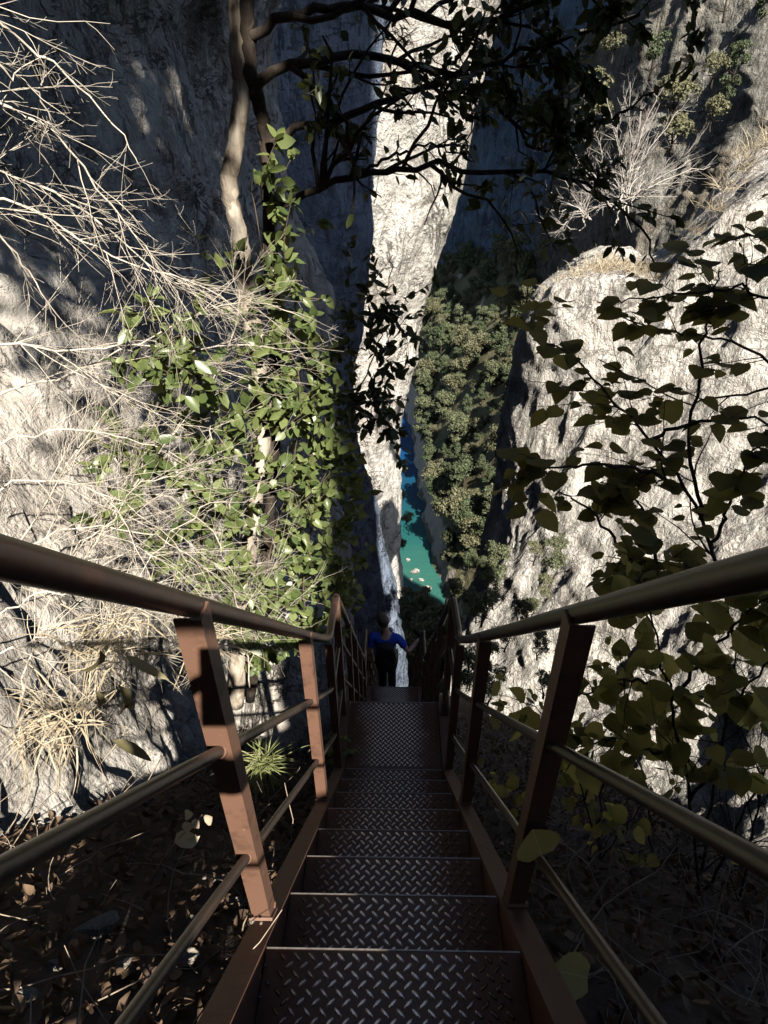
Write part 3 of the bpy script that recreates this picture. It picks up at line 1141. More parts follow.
# tree above and behind the viewpoint: it throws the dapples on the cliff
g = np.random.default_rng(12)
st = empty('evergreen_tree', (0, 0, 0))
tag(st, 'tall evergreen tree behind the viewpoint that shades the upper cliff', 'tree')
mb = MB()
tp = curve([(-1.9, -5.5, 3.6), (-1.6, -5.2, 6), (-0.9, -4.3, 8.5), (-0.2, -3.2, 10.5), (0.2, -2.6, 12.5)], 20, g)
mb.tube(tp, np.linspace(0.2, 0.07, 20), 10)
for k in range(16):
    i = g.integers(8, 19)
    mb.tube(wander(tp[i], norm(rnd_dir(g) + np.array([0.2, 0.3, 0.2])), 3.4, 6, 0.15, g), np.linspace(0.06, 0.015, 7), 5)
mb.build('trunk', M['bark_dark'], st)
mb = MB()
C = np.array([1.0, -2.4, 10.6])
nl = 120
cl = C + rnd_dir(g, nl) * (g.uniform(0.25, 1, nl) ** 0.5)[:, None] * np.array([3.0, 2.0, 4.0])
cl = np.concatenate([cl, np.array([2.2, -1.7, 8.4]) + rnd_dir(g, 56) * (g.uniform(0.1, 1, 56) ** 0.5)[:, None] * np.array([1.5, 0.9, 2.3])])
for c in cl:
    m = int(g.integers(50, 130))
    p = c + g.normal(size=(m, 3)) * g.uniform(0.35, 0.6)
    put_leaves(mb, p, rnd_dir(g, m), rnd_dir(g, m), g.uniform(0.14, 0.26, m), 'tuft', g)
mb.build('crown', M['leaf_oak'], st)

# ------------------------------------------------------------------ bleached bare bushes on the left
bare_spec = [(13, 0.55, 0.5, 0.10, (0, 0, -0.12), 0.15), (15, 0.6, 0.5, 0.13, (0, 0, -0.15), 0.07), (10, 0.7, 0.5, 0.15, (0, 0, 0), 0.03)]


def bare_bush(name, label, mains, spec, seed, mat, rb=0.008, re=0.0015, jit=0.006):
    g = np.random.default_rng(seed)
    o = empty(name, (0, 0, 0))
    tag(o, label, 'bush')
    mb, ms = MB(), MB()
    tips = []
    for pts in mains:
        P = curve(px_path(pts), 22, g, jit)
        ms.tube(P, np.linspace(rb, re, len(P)) * 1.02, 7)
        grow(mb, P, rb, re, 0, spec, g, tips)
    ms.build('stem', mat, o)
    mb.build('twigs', mat, o)
    return o, tips


bare_bush('bare_bush', 'bleached leafless bush arching across the dark upper cliff at the left edge', [
    [(-130, 120, 2.0), (-60, 150, 2.2), (0, 172, 2.4), (60, 196, 2.5), (115, 235, 2.55), (170, 280, 2.6), (228, 312, 2.6)],
    [(-130, 60, 2.0), (-50, 90, 2.2), (10, 108, 2.3), (60, 140, 2.35), (110, 205, 2.4), (150, 255, 2.45), (180, 300, 2.5)],
    [(-130, -40, 2.0), (-40, -5, 2.2), (20, 40, 2.3), (60, 70, 2.35), (110, 122, 2.4), (140, 165, 2.4)],
    [(-120, 205, 2.1), (-40, 200, 2.3), (20, 205, 2.4), (75, 235, 2.5), (130, 262, 2.5), (200, 285, 2.6), (240, 310, 2.6)],
    [(-120, 20, 2.0), (-40, 45, 2.1), (0, 68, 2.2), (35, 92, 2.25), (60, 140, 2.3)],
    [(-120, 160, 2.0), (-50, 190, 2.2), (5, 240, 2.3), (40, 290, 2.3), (60, 330, 2.35)],
], bare_spec, 21, M['twig_pale'], 0.0062)
bare_bush('bare_bush', 'pale leafless bush with arching stems in front of the sunlit left cliff', [
    [(-80, 420, 2.4), (0, 395, 2.6), (80, 370, 2.7), (150, 338, 2.8), (205, 312, 2.8), (262, 305, 2.8), (305, 318, 2.8)],
    [(10, 560, 2.5), (60, 480, 2.6), (100, 420, 2.7), (140, 385, 2.7), (200, 365, 2.8), (250, 380, 2.8)],
    [(-60, 350, 2.4), (10, 345, 2.5), (70, 350, 2.6), (130, 345, 2.7), (190, 352, 2.75), (240, 345, 2.8), (300, 352, 2.9)],
    [(60, 600, 2.5), (110, 520, 2.6), (160, 450, 2.7), (200, 400, 2.8), (235, 330, 2.9), (240, 290, 2.95)],
    [(230, 640, 2.9), (232, 560, 2.9), (225, 480, 2.9), (205, 420, 2.9), (180, 370, 2.9)],
    [(-60, 470, 2.3), (10, 440, 2.4), (80, 430, 2.5), (150, 445, 2.6), (200, 470, 2.7)],
], bare_spec, 22, M['twig_pale'], 0.006)
low_spec = [(17, 0.8, 0.6, 0.14, (0, 0, -0.25), 0.2), (12, 0.7, 0.5, 0.16, (0, 0, -0.2), 0.07)]
bare_bush('bare_bush', 'dense straw coloured tangle of dead stems above the left handrail', [
    [(20, 700, 1.9), (40, 620, 2.0), (90, 540, 2.1), (150, 480, 2.2), (200, 470, 2.3)],
    [(-60, 600, 1.9), (0, 560, 2.0), (60, 530, 2.1), (130, 530, 2.2), (200, 560, 2.3), (240, 600, 2.4)],
    [(-60, 520, 1.9), (0, 490, 2.0), (60, 480, 2.1), (120, 500, 2.2), (170, 540, 2.3), (210, 580, 2.4)],
    [(90, 700, 2.1), (110, 630, 2.2), (150, 560, 2.3), (200, 510, 2.4), (250, 500, 2.6)],
    [(250, 690, 2.7), (240, 610, 2.7), (215, 540, 2.7), (170, 500, 2.7), (120, 480, 2.7)],
    [(-40, 680, 1.8), (10, 650, 1.9), (70, 640, 2.0), (140, 650, 2.1), (190, 680, 2.2)],
    [(-40, 640, 1.8), (20, 600, 1.9), (80, 590, 2.0), (150, 600, 2.1), (220, 630, 2.3)],
], low_spec, 23, M['twig_pale'], 0.005, 0.001, 0.012)

# ------------------------------------------------------------------ ivy and holly around the pale trunk
def vine(name, label, cat, blobs, seed, mat, kind, size, paths=(), rb=0.006, stem_mat='twig_brown', up=0.5, dens=2.1):
    """leafy plant: stems through leaf clusters given as (px, py, Y, rx m, rz m, count)"""
    g = np.random.default_rng(seed)
    o = empty(name, (0, 0, 0))
    tag(o, label, cat)
    ms, ml = MB(), MB()
    for pts in paths:
        P = curve(px_path(pts), 24, g, 0.01)
        ms.tube(P, np.linspace(rb, rb * 0.4, len(P)), 6)
    for (px, py, Y, rx, rz, cnt) in blobs:
        c = at(px, py, Y)
        cnt = int(cnt * dens)
        nsp = max(2, cnt // 9)
        for _ in range(nsp):
            st = c + g.normal(size=3) * np.array([rx, rx * 0.7, rz]) * 0.6 + np.array([0, 0, -0.1])
            P = wander(st, norm(rnd_dir(g) + np.array([0.1, -0.3, up])), 0.22 * g.uniform(0.6, 1.5), 5, 0.2, g)
            ms.tube(P, np.linspace(0.003, 0.0012, len(P)), 4)
            m = int(cnt / nsp)
            i = g.integers(0, 5, m)
            pos = P[i] + (P[i + 1] - P[i]) * g.uniform(size=(m, 1))
            d = norm(P[5] - P[0]) * 0.6 + rnd_dir(g, m) * 0.9 + np.array([0, 0, -0.15])
            put_leaves(ml, pos, d, norm(rnd_dir(g, m) * 0.7 + np.array([0.15, -0.5, 0.7])), size * g.uniform(0.6, 1.2, m), kind, g)
    if ms.n:
        ms.build('stem', M[stem_mat], o)
    ml.build('leaves', mat, o)
    return o


vine('climbing_ivy', 'glossy green ivy climbing the pale tree trunk beside the stairs', 'ivy', [
    (255, 250, 3.15, 0.10, 0.10, 26), (215, 255, 3.1, 0.05, 0.04, 9), (290, 265, 3.2, 0.08, 0.08, 26), (285, 300, 3.2, 0.1, 0.1, 30), (270, 340, 3.2, 0.1, 0.12, 36),
    (225, 330, 3.1, 0.05, 0.1, 9), (285, 390, 3.2, 0.08, 0.1, 30), (300, 400, 3.2, 0.14, 0.1, 60), (320, 430, 3.3, 0.12, 0.1, 60), (290, 450, 3.2, 0.14, 0.12, 70),
    (330, 470, 3.4, 0.12, 0.12, 70), (300, 500, 3.3, 0.16, 0.12, 80), (335, 510, 3.5, 0.12, 0.12, 70), (285, 550, 3.3, 0.16, 0.12, 80), (325, 555, 3.5, 0.14, 0.12, 80),
    (300, 590, 3.4, 0.16, 0.12, 80), (335, 590, 3.6, 0.12, 0.1, 60), (268, 600, 3.2, 0.14, 0.12, 60), (240, 500, 3.1, 0.06, 0.06, 16), (262, 150, 3.25, 0.03, 0.1, 12),
    (272, 190, 3.25, 0.05, 0.15, 22), (310, 330, 3.3, 0.1, 0.12, 36), (315, 370, 3.3, 0.1, 0.1, 40)],
    31, M['leaf_ivy'], 'ivy', 0.078, [[(255, 660, 3.0), (270, 560, 3.1), (290, 480, 3.2), (300, 400, 3.2), (285, 320, 3.2), (262, 240, 3.2), (250, 180, 3.2)],
                                      [(300, 640, 3.3), (310, 540, 3.3), (330, 460, 3.3), (318, 380, 3.3)]])
vine('holly_bush', 'green holly sprays in front of the sunlit cliff left of the ivy trunk', 'bush', [
    (165, 320, 2.75, 0.12, 0.06, 26), (235, 400, 2.9, 0.12, 0.10, 30), (215, 480, 2.85, 0.12, 0.10, 30), (170, 540, 2.75, 0.12, 0.08, 22), (150, 350, 2.7, 0.05, 0.06, 14), (180, 345, 2.75, 0.06, 0.06, 22), (215, 340, 2.8, 0.05, 0.03, 10), (130, 355, 2.7, 0.04, 0.03, 8),
    (125, 430, 2.7, 0.06, 0.04, 18), (150, 445, 2.7, 0.06, 0.05, 20), (165, 475, 2.75, 0.05, 0.04, 16), (120, 455, 2.7, 0.05, 0.05, 14), (190, 380, 2.8, 0.06, 0.06, 14),
    (205, 440, 2.8, 0.06, 0.05, 18), (190, 510, 2.8, 0.06, 0.06, 24), (225, 530, 2.85, 0.08, 0.08, 34), (205, 570, 2.8, 0.08, 0.06, 30), (245, 575, 2.9, 0.1, 0.08, 40),
    (110, 500, 2.6, 0.05, 0.05, 12), (235, 625, 2.8, 0.12, 0.08, 40), (265, 640, 3.0, 0.1, 0.08, 40), (300, 625, 3.2, 0.12, 0.08, 50)],
    32, M['leaf_ivy'], 'oval', 0.085, [[(190, 690, 2.6), (200, 590, 2.7), (195, 480, 2.75), (180, 400, 2.75), (170, 320, 2.75)],
                                       [(190, 690, 2.6), (170, 560, 2.7), (140, 460, 2.7), (120, 430, 2.7)]], dens=3.0)
vine('hanging_vine', 'dark vine leaves hanging between the trunk and the pale far cliff', 'vine', [
    (385, 270, 3.5, 0.05, 0.08, 24), (392, 300, 3.5, 0.06, 0.08, 30), (378, 320, 3.5, 0.05, 0.08, 28), (385, 345, 3.5, 0.04, 0.06, 22), (358, 300, 3.4, 0.05, 0.06, 14),
    (345, 265, 3.4, 0.04, 0.03, 10), (375, 390, 3.5, 0.06, 0.08, 40), (382, 415, 3.5, 0.04, 0.06, 30), (355, 400, 3.5, 0.06, 0.06, 26), (335, 380, 3.4, 0.05, 0.06, 20),
    (345, 340, 3.45, 0.05, 0.08, 20), (398, 285, 3.5, 0.03, 0.05, 10)],
    33, M['leaf_oak'], 'oval', 0.075, [[(320, 440, 3.4), (350, 400, 3.45), (375, 350, 3.5), (388, 290, 3.5), (392, 255, 3.5)], [(330, 470, 3.4), (360, 430, 3.5), (382, 390, 3.5)]], up=-0.2)
vine('landing_vine', 'low leafy sprig growing in over the left corner of the landing', 'vine', [
    (338, 730, 2.62, 0.06, 0.02, 14), (352, 736, 2.62, 0.05, 0.015, 12), (330, 740, 2.6, 0.05, 0.03, 14)],
    34, M['leaf_ivy'], 'oval', 0.06, [[(310, 760, 2.6), (330, 740, 2.62), (360, 735, 2.62)]], rb=0.003)

# ------------------------------------------------------------------ broad-leaved saplings on the right (in shade, against the lit cliff)
def sapling(label, mains, seed, lsize, per, mat, r0=0.008, spec=None, flat=0.93, extra=()):
    g = np.random.default_rng(seed)
    o = empty('broadleaf_sapling', (0, 0, 0))
    tag(o, label, 'sapling')
    ms, mt, ml = MB(), MB(), MB()
    tips = []
    for pts in mains:
        P = curve(px_path(pts), 22, g, 0.008)
        ms.tube(P, np.linspace(r0, r0 * 0.3, len(P)) * 1.02, 7)
        grow(mt, P, r0, r0 * 0.3, 0, spec or [(8, 0.8, 0.4, 0.12, (0, 0, 0.05), 0.18)], g, tips)
    pos, tan = along(tips, per, g, 0.0)
    n = len(pos)
    side = norm(np.cross(tan, np.array([0, 0, 1.0])) * np.where(g.uniform(size=n) < 0.5, -1, 1)[:, None] + 0.3 * rnd_dir(g, n))
    d = norm(side + 0.5 * tan + np.array([0, 0, -0.25]) + 0.3 * rnd_dir(g, n))
    nr = norm(np.array([0, 0, flat]) + (1 - flat) * 2.4 * rnd_dir(g, n) + np.array([-0.1, -0.15, 0]))
    sz_ = lsize * g.uniform(0.35, 1.3, n)
    for i in range(n):
        mt.tube([pos[i], pos[i] + d[i] * 0.03], 0.0012, 3, cap=False)
    put_leaves(ml, pos + d * 0.03, d, nr, sz_, 'broad', g, 0.2, 0, 1.1)
    ms.build('stem', M['twig_dark'], o)
    mt.build('twigs', M['twig_dark'], o)
    ml.build('leaves', mat, o)
    return o


sapling('broad leaved sapling with dark layered leaves arching above the right handrail', [
    [(735, 640, 2.0), (712, 548, 2.15), (685, 490, 2.25), (650, 440, 2.3), (605, 390, 2.35), (565, 350, 2.4), (522, 328, 2.4)],
    [(685, 490, 2.25), (640, 470, 2.2), (590, 465, 2.2), (545, 470, 2.2), (508, 488, 2.2)],
    [(700, 520, 2.2), (690, 440, 2.3), (700, 360, 2.4), (708, 310, 2.5), (722, 270, 2.5)],
    [(650, 440, 2.3), (700, 420, 2.3), (760, 420, 2.3), (800, 430, 2.3)],
    [(640, 600, 2.1), (625, 560, 2.1), (600, 520, 2.15), (575, 500, 2.2), (555, 490, 2.2)],
    [(660, 580, 2.1), (650, 540, 2.1), (640, 505, 2.15), (600, 480, 2.2)],
    [(712, 548, 2.15), (740, 480, 2.2), (770, 430, 2.2)],
], 41, 0.086, 6, M['leaf_lime'], 0.009)
sapling('upper broad leaved sapling reaching in from the right edge across the pale buttress', [
    [(860, 420, 2.2), (800, 380, 2.3), (740, 345, 2.4), (690, 335, 2.4), (640, 325, 2.45), (600, 302, 2.5)],
    [(860, 330, 2.2), (790, 300, 2.3), (740, 290, 2.4), (690, 292, 2.4), (640, 300, 2.4), (612, 298, 2.45)],
    [(850, 280, 2.2), (800, 250, 2.3), (755, 235, 2.35), (730, 240, 2.4)],
    [(850, 400, 2.2), (790, 385, 2.3), (730, 395, 2.35), (680, 400, 2.4), (600, 360, 2.5)],
], 42, 0.08, 6, M['leaf_lime'], 0.007)
sapling('low sapling with large olive leaves behind the right handrail', [
    [(700, 900, 1.45), (690, 800, 1.5), (672, 700, 1.55), (655, 640, 1.6), (640, 570, 1.7)],
    [(690, 800, 1.5), (720, 740, 1.45), (745, 690, 1.4), (780, 640, 1.4)],
    [(672, 700, 1.55), (640, 680, 1.6), (600, 690, 1.7), (560, 700, 1.75)],
    [(690, 760, 1.5), (650, 750, 1.5), (610, 740, 1.55), (575, 750, 1.6)],
    [(672, 700, 1.55), (700, 660, 1.5), (740, 620, 1.5), (780, 590, 1.5)],
], 43, 0.092, 5, M['leaf_lime_light'], 0.008, flat=0.6)

sapling('low sapling with small yellow green leaves close beside the second right handrail post', [
    [(600, 860, 1.7), (585, 800, 1.75), (560, 740, 1.85), (530, 705, 2.0), (500, 695, 2.15)],
    [(585, 800, 1.75), (610, 750, 1.75), (625, 700, 1.8), (620, 650, 1.85)],
    [(560, 740, 1.85), (545, 770, 1.8), (520, 790, 1.8), (500, 780, 1.85)],
    [(600, 860, 1.7), (640, 810, 1.6), (690, 780, 1.5)],
], 44, 0.07, 4, M['leaf_lime_light'], 0.005, flat=0.6)


def single_leaf(label, name, px, py, Y, size, dpx, stem_px, seed, nrm=(0, -0.7, 0.7), mat='leaf_lime_pale'):
    g = np.random.default_rng(seed)
    o = empty(name, (0, 0, 0))
    tag(o, label, 'seedling')
    c = at(px, py, Y)
    d = norm(at(px + dpx[0], py + dpx[1], Y) - c)
    ml, ms = MB(), MB()
    put_leaves(ml, c - d * size * 0.5, d, np.array(nrm, float), size, 'broad', g, 0.05, 0, 0.45)
    S = curve(px_path(stem_px) if len(stem_px[0]) == 3 else stem_px, 14, g)
    S = np.concatenate([[c - d * size * 0.5], S])
    ms.tube(S, np.linspace(0.0012, 0.0022, len(S)), 5)
    ms.build('stem', M['twig_brown'], o)
    ml.build('leaf', M[mat], o)


single_leaf('seedling whose single round olive leaf hangs over the lower right rail', 'seedling', 537, 843, 0.78, 0.118, (-10, -30),
            [(545, 868, 0.8), (570, 860, 0.85), (610, 830, 1.1), (640, 900, 1.2)], 51, (0.05, -0.75, 0.65), 'leaf_lime_pale')
single_leaf('seedling with one pale tattered leaf at the foot of the right stringer', 'seedling', 569, 974, 0.62, 0.105, (-25, -5),
            [(590, 975, 0.66), (615, 985, 0.72), (640, 1010, 0.8), (650, 1060, 0.8)], 52, (0.1, -0.6, 0.8))
single_leaf('small heart leaved seedling by the right handrail post', 'seedling', 655, 657, 1.5, 0.075, (6, -20),
            [(650, 680, 1.5), (655, 720, 1.5), (670, 780, 1.45)], 53, (0, -0.8, 0.5), 'leaf_lime_light')
single_leaf('seedling with one leaf in front of the big olive leaves', 'seedling', 620, 745, 1.5, 0.07, (-8, -20),
            [(628, 770, 1.5), (640, 820, 1.45)], 54, (0, -0.8, 0.5), 'leaf_lime_light')


# ------------------------------------------------------------------ ground cover beside the stairs
def gpt(px, py, lift=0.0):
    """first hit of a pixel ray with the near ground"""
    d = ray(px, py)
    t = 0.4
    while t < 40:
        p = d * t
        if p[2] <= ground_z(p[0], p[1]) + lift:
            return p
        t += 0.01
    return d * 3


g = np.random.default_rng(61)
n = 26000
x = np.where(g.uniform(size=n) < 0.5, g.uniform(-2.6, -0.2, n), g.uniform(0.2, 3.0, n))
y = -0.8 + 8.5 * g.uniform(size=n) ** 1.5
keep = (np.abs(x) > 0.36)
x, y = x[keep], y[keep]
n = len(x)
e = 0.02
zz = ground_z(x, y)
gn = norm(np.stack([-(ground_z(x + e, y) - zz) / e, -(ground_z(x, y + e) - zz) / e, np.ones(n)], -1))
pos = np.stack([x, y, zz], -1) + gn * g.uniform(0.0, 0.045, n)[:, None]
rd = rnd_dir(g, n)
d = norm(rd - gn * (rd * gn).sum(-1, keepdims=True) + gn * g.uniform(-0.15, 0.5, n)[:, None])
mb = MB()
put_leaves(mb, pos, d, norm(gn + 0.55 * rnd_dir(g, n)), g.uniform(0.02, 0.07, n), 'dead', g)
tag(mb.build('leaf_litter', M['litter']), 'dark brown fallen leaves covering the slope on both sides of the stairs', 'leaf litter', kind='stuff')

g = np.random.default_rng(62)
mb = MB()
for _ in range(1500):
    x = g.uniform(0.42, 2.7) if g.uniform() < 0.68 else g.uniform(-2.3, -0.5)
    y = -0.2 + 6.5 * g.uniform() ** 1.4
    p = np.array([x, y, float(ground_z(x, y)) + 0.01])
    up = g.uniform(0.1, 1.2)
    P = wander(p, norm(rnd_dir(g) * np.array([1, 1, 0.4]) + np.array([0, -0.15, up * 0.6])), g.uniform(0.15, 0.75), 7, 0.22, g)
    r = g.uniform(0.0012, 0.004)
    mb.tube(P, np.linspace(r, r * 0.4, len(P)), 4, cap=False)
tag(mb.build('dead_twigs', M['twig_litter']), 'thin dead twigs and stalks lying and standing in the leaf litter', 'twigs', kind='stuff')


def stone_mb(size, seed, flat=0.6):
    g = np.random.default_rng(seed)
    nu, nv = 40, 26
    th = np.linspace(0, 2 * PI, nu, endpoint=False)[:, None]
    ph = np.linspace(0.02, PI - 0.02, nv)[None]
    P = np.stack([np.sin(ph) * np.cos(th), np.sin(ph) * np.sin(th), np.cos(ph) + 0 * th], -1)
    pn = rnd_dir(g, 13)
    pd = g.uniform(0.62, 1.0, 13)
    dt = np.einsum('ijk,lk->ijl', P, pn)
    r = np.where(dt > 0.05, pd / np.maximum(dt, 0.05), 9).min(-1)
    P = P * np.minimum(r, 1.25)[..., None]
    P = P * (1 + 0.05 * fbm(P * 2 + seed, 4, seed))[..., None]
    P = P * np.array([1, g.uniform(0.55, 0.85), flat * g.uniform(0.7, 1.1)]) * size / 2
    mb = MB()
    mb.grid(P[:, ::-1], close_u=True)
    return mb


big_stones = [
    (182, 962, 0.11, 'angular grey brown stone in the litter between the lower left rail and the stringer'),
    (128, 972, 0.10, 'flat pale stone in the litter just left of the lower left rail'),
    (212, 882, 0.10, 'pale wedge shaped stone at the foot of the nearest left post'),
    (196, 928, 0.07, 'small upright tan stone beside the lower left rail'),
    (60, 968, 0.07, 'dim grey stone near the bottom left corner'),
    (30, 1000, 0.08, 'long dark stone at the bottom left corner'),
    (100, 935, 0.15, 'long thin slab of pale rock under the sunlit ledge'),
    (236, 905, 0.09, 'brown stone leaning against the left stringer by the first post'),
]
for i, (a, b, s, lab) in enumerate(big_stones):
    o = stone_mb(s, 200 + i, 0.55 if i != 3 else 1.3).build('stone', M['stone'], smooth=True, sharp=40)
    p = gpt(a, b)
    o.location = p + np.array([0, 0, s * 0.3])
    o.rotation_euler = (rad(-38) + g.uniform(-0.2, 0.2), g.uniform(-0.3, 0.3), g.uniform(-0.8, 0.8))
    tag(o, lab, 'stone', 'stones in the leaf litter')
small_src = [stone_mb(1.0, 230 + k, 0.7).build('stone', M['stone'], smooth=True, sharp=40) for k in range(3)]
k = 0
for _ in range(46):
    side = -1 if g.uniform() < 0.75 else 1
    x = side * g.uniform(0.45, 2.0)
    y = g.uniform(0.3, 3.2)
    s = g.uniform(0.018, 0.05)
    o = small_src[k % 3] if k < 3 else small_src[k % 3].copy()
    if k >= 3:
        COL.objects.link(o)
    o.name = 'stone'
    o.location = (x, y, float(ground_z(x, y)) + s * 0.35)
    o.scale = (s, s, s)
    o.rotation_euler = tuple(g.uniform(-1, 1, 3))
    tag(o, 'small loose stone half sunk in the leaf litter left of the stairs' if side < 0 else 'small loose stone half sunk in the leaf litter right of the stairs',
        'stone', 'small stones in the leaf litter')
    k += 1
# pale crumbs on the lowest tread in view and by the first left post
crumbs = [(258, 976, 0.020), (268, 983, 0.010), (260, 997, 0.009), (265, 965, 0.006), (282, 916, 0.008), (252, 922, 0.012), (261, 923, 0.009), (326, 931, 0.008), (500, 990, 0.012), (503, 1003, 0.009)]
for a, b, s in crumbs:
    on_str = a in (252, 261)
    d = ray(a, b)
    if on_str:
        t = (Z0 + KS * Y0 + 0.03) / (d[2] + KS * d[1])
    else:
        i = 0 if b > 951 else 1
        t = (Z0 - i * RISE + 0.006) / d[2]
    o = stone_mb(s, int(a), 0.8).build('pebble', M['stone'])
    o.location = d * t
    tag(o, 'white crumb of stone on top of the left stringer beside the first post' if on_str else
        ('pale crumb of stone on the nearest step, left end' if a < 300 and b > 951 else ('pale crumb of stone on the nearest step, right end' if b > 951 else 'tiny crumb of stone on the second nearest step')),
        'pebble', 'stone crumbs on the steps')

o = stone_mb(1.0, 321, 1.0).build('boulder', M['rock_near'])
o.location = (-1.3, 3.95, -4.75)
o.scale = (1.35, 1.2, 2.3)
o.rotation_euler = (rad(-8), rad(6), rad(20))
tag(o, 'pale boulder at the foot of the ivy trunk beside the landing', 'boulder')
# curled dead leaves in the sun left of the stairs
g = np.random.default_rng(63)
dl = empty('dead_branch', (0, 0, 0))
tag(dl, 'fallen sprig of large curled pale leaves caught in the sun left of the stairs', 'dead branch')
mb, ms = MB(), MB()
for a, b, s, dx, dy in [(174, 842, 0.105, 45, -14), (185, 815, 0.06, 22, -4), (182, 828, 0.065, 30, -12), (205, 822, 0.06, 14, -10), (192, 820, 0.05, 10, 12), (200, 836, 0.06, -24, 12)]:
    p, q = at(a, b, 1.15), at(a + dx, b + dy, 1.15)
    put_leaves(mb, p, norm(q - p), norm(np.array([0.3, -0.6, 0.7]) + 0.25 * rnd_dir(g)), s, 'dead', g)
ms.tube(curve(px_path([(150, 885, 1.2), (165, 855, 1.17), (185, 832, 1.15), (203, 815, 1.15)]), 10, g, 0.002), 0.002, 5)
ms.build('stem', M['twig_pale'], dl)
mb.build('leaves', M['leaf_dead'], dl)
g = np.random.default_rng(64)
dl = empty('dead_branch', (0, 0, 0))
tag(dl, 'dry curled strap leaves standing in the brush left of the tall photographer shadow', 'dead branch')
mb = MB()
for a, b, s, dx, dy in [(100, 650, 0.13, 2, 60), (125, 655, 0.13, 50, 30), (95, 690, 0.13, 25, 50), (112, 740, 0.14, 45, 18), (135, 700, 0.12, -30, 40), (118, 685, 0.15, 40, 60)]:
    p, q = at(a, b, 1.62), at(a + dx, b + dy, 1.62)
    put_leaves(mb, p, norm(q - p), norm(np.array([0.9, -0.3, 0.3]) + 0.4 * rnd_dir(g)), s * 1.5, 'strap', g, wvar=0.1)
mb.build('leaves', M['leaf_strap'], dl)


def grass_mb(c, n, L, spread, g, up=0.8, drift=-2.0, dirb=(0, -0.4, 0)):
    mb = MB()
    for _ in range(n):
        p = np.asarray(c) + g.normal(size=3) * np.array([spread, spread, spread * 0.25])
        d = norm(rnd_dir(g) + np.array([0, 0, up]) + np.asarray(dirb))
        P = wander(p, d, L * g.uniform(0.5, 1.1), 5, 0.1, g, (0, 0, drift))
        s = norm(np.cross(d, rnd_dir(g)))
        w = np.array([0.0022, 0.003, 0.0026, 0.002, 0.0012, 0.0003])[:, None] * (L / 0.25)
        V = np.concatenate([P - s * w, P + s * w])
        q = np.array([[i, i + 1, 6 + i + 1, 6 + i] for i in range(5)])
        mb.add(V, q)
    return mb


g = np.random.default_rng(65)
tag(grass_mb(at(262, 762, 2.35), 150, 0.30, 0.03, g, 0.5, -3).build('grass_tuft', M['grass_green']), 'pale green grass tuft lit by the sun behind the first left post', 'grass tuft', 'grass tufts left of the stairs')
tag(grass_mb(at(205, 640, 2.3), 110, 0.3, 0.06, g, 0.5, -3).build('grass_tuft', M['grass_dry']), 'dry straw coloured grass tuft under the left handrail', 'grass tuft', 'grass tufts left of the stairs')
tag(grass_mb(at(60, 720, 1.8), 160, 0.3, 0.10, g, 0.4, -3).build('grass_tuft', M['grass_dry']), 'wide dry grass tuft on the sunlit ledge at the left edge', 'grass tuft', 'grass tufts left of the stairs')
tag(grass_mb(at(110, 640, 2.0), 160, 0.32, 0.10, g, 0.4, -3).build('grass_tuft', M['grass_dry']), 'straggling dry grass tuft among the dead stems left of the big shadow', 'grass tuft', 'grass tufts left of the stairs')

# dark bare shrub standing against the lit rock on the right edge
g = np.random.default_rng(66)
dark_spec = [(12, 0.7, 0.5, 0.16, (0, 0, 0.1), 0.15), (11, 0.7, 0.5, 0.18, (0, 0, 0), 0.08)]
bare_bush('dark_shrub', 'thin dark leafless shrub against bright rock at the lower right edge', [
    [(690, 940, 1.5), (705, 840, 1.6), (722, 740, 1.7), (735, 660, 1.8), (745, 590, 1.9)],
    [(700, 900, 1.5), (730, 840, 1.6), (770, 760, 1.7), (810, 690, 1.8)],
    [(720, 960, 1.4), (745, 870, 1.5), (760, 790, 1.6), (762, 700, 1.7)],
    [(760, 960, 1.3), (780, 880, 1.4), (770, 800, 1.5), (740, 730, 1.6)],
    [(640, 930, 1.7), (650, 850, 1.8), (640, 760, 1.9), (600, 690, 2.0)],
    [(610, 900, 1.8), (600, 820, 1.9), (620, 740, 2.0), (660, 690, 2.1)],
], dark_spec, 67, M['twig_dark'], 0.009, 0.0015)

# ------------------------------------------------------------------ things on the right buttress
g = np.random.default_rng(71)
db_spec = [(4.6, 0.5, 0.5, 0.10, (0, 0, 0.02), 0.4), (4.2, 0.55, 0.5, 0.12, (0, 0, 0), 0.3)]


def fan_bush(label, px, py, Y, tips_px, seed, r=0.03):
    g = np.random.default_rng(seed)
    o = empty('bare_bush', (0, 0, 0))
    tag(o, label, 'bush')
    ms, mb, tips = MB(), MB(), []
    b = at(px, py, Y)
    for (a, c) in tips_px:
        q = at(a, c, Y + g.uniform(-1.2, 1.2))
        P = curve([b + 0.25 * g.normal(size=3), b * 0.6 + q * 0.4 + 0.25 * g.normal(size=3), q], 12, g, 0.05)
        ms.tube(P, np.linspace(r, r * 0.3, len(P)) * 1.03, 5)
        grow(mb, P, r, r * 0.3, 0, db_spec, g, tips)
    ms.build('stem', M['twig_grey'], o)
    mb.build('twigs', M['twig_grey'], o)


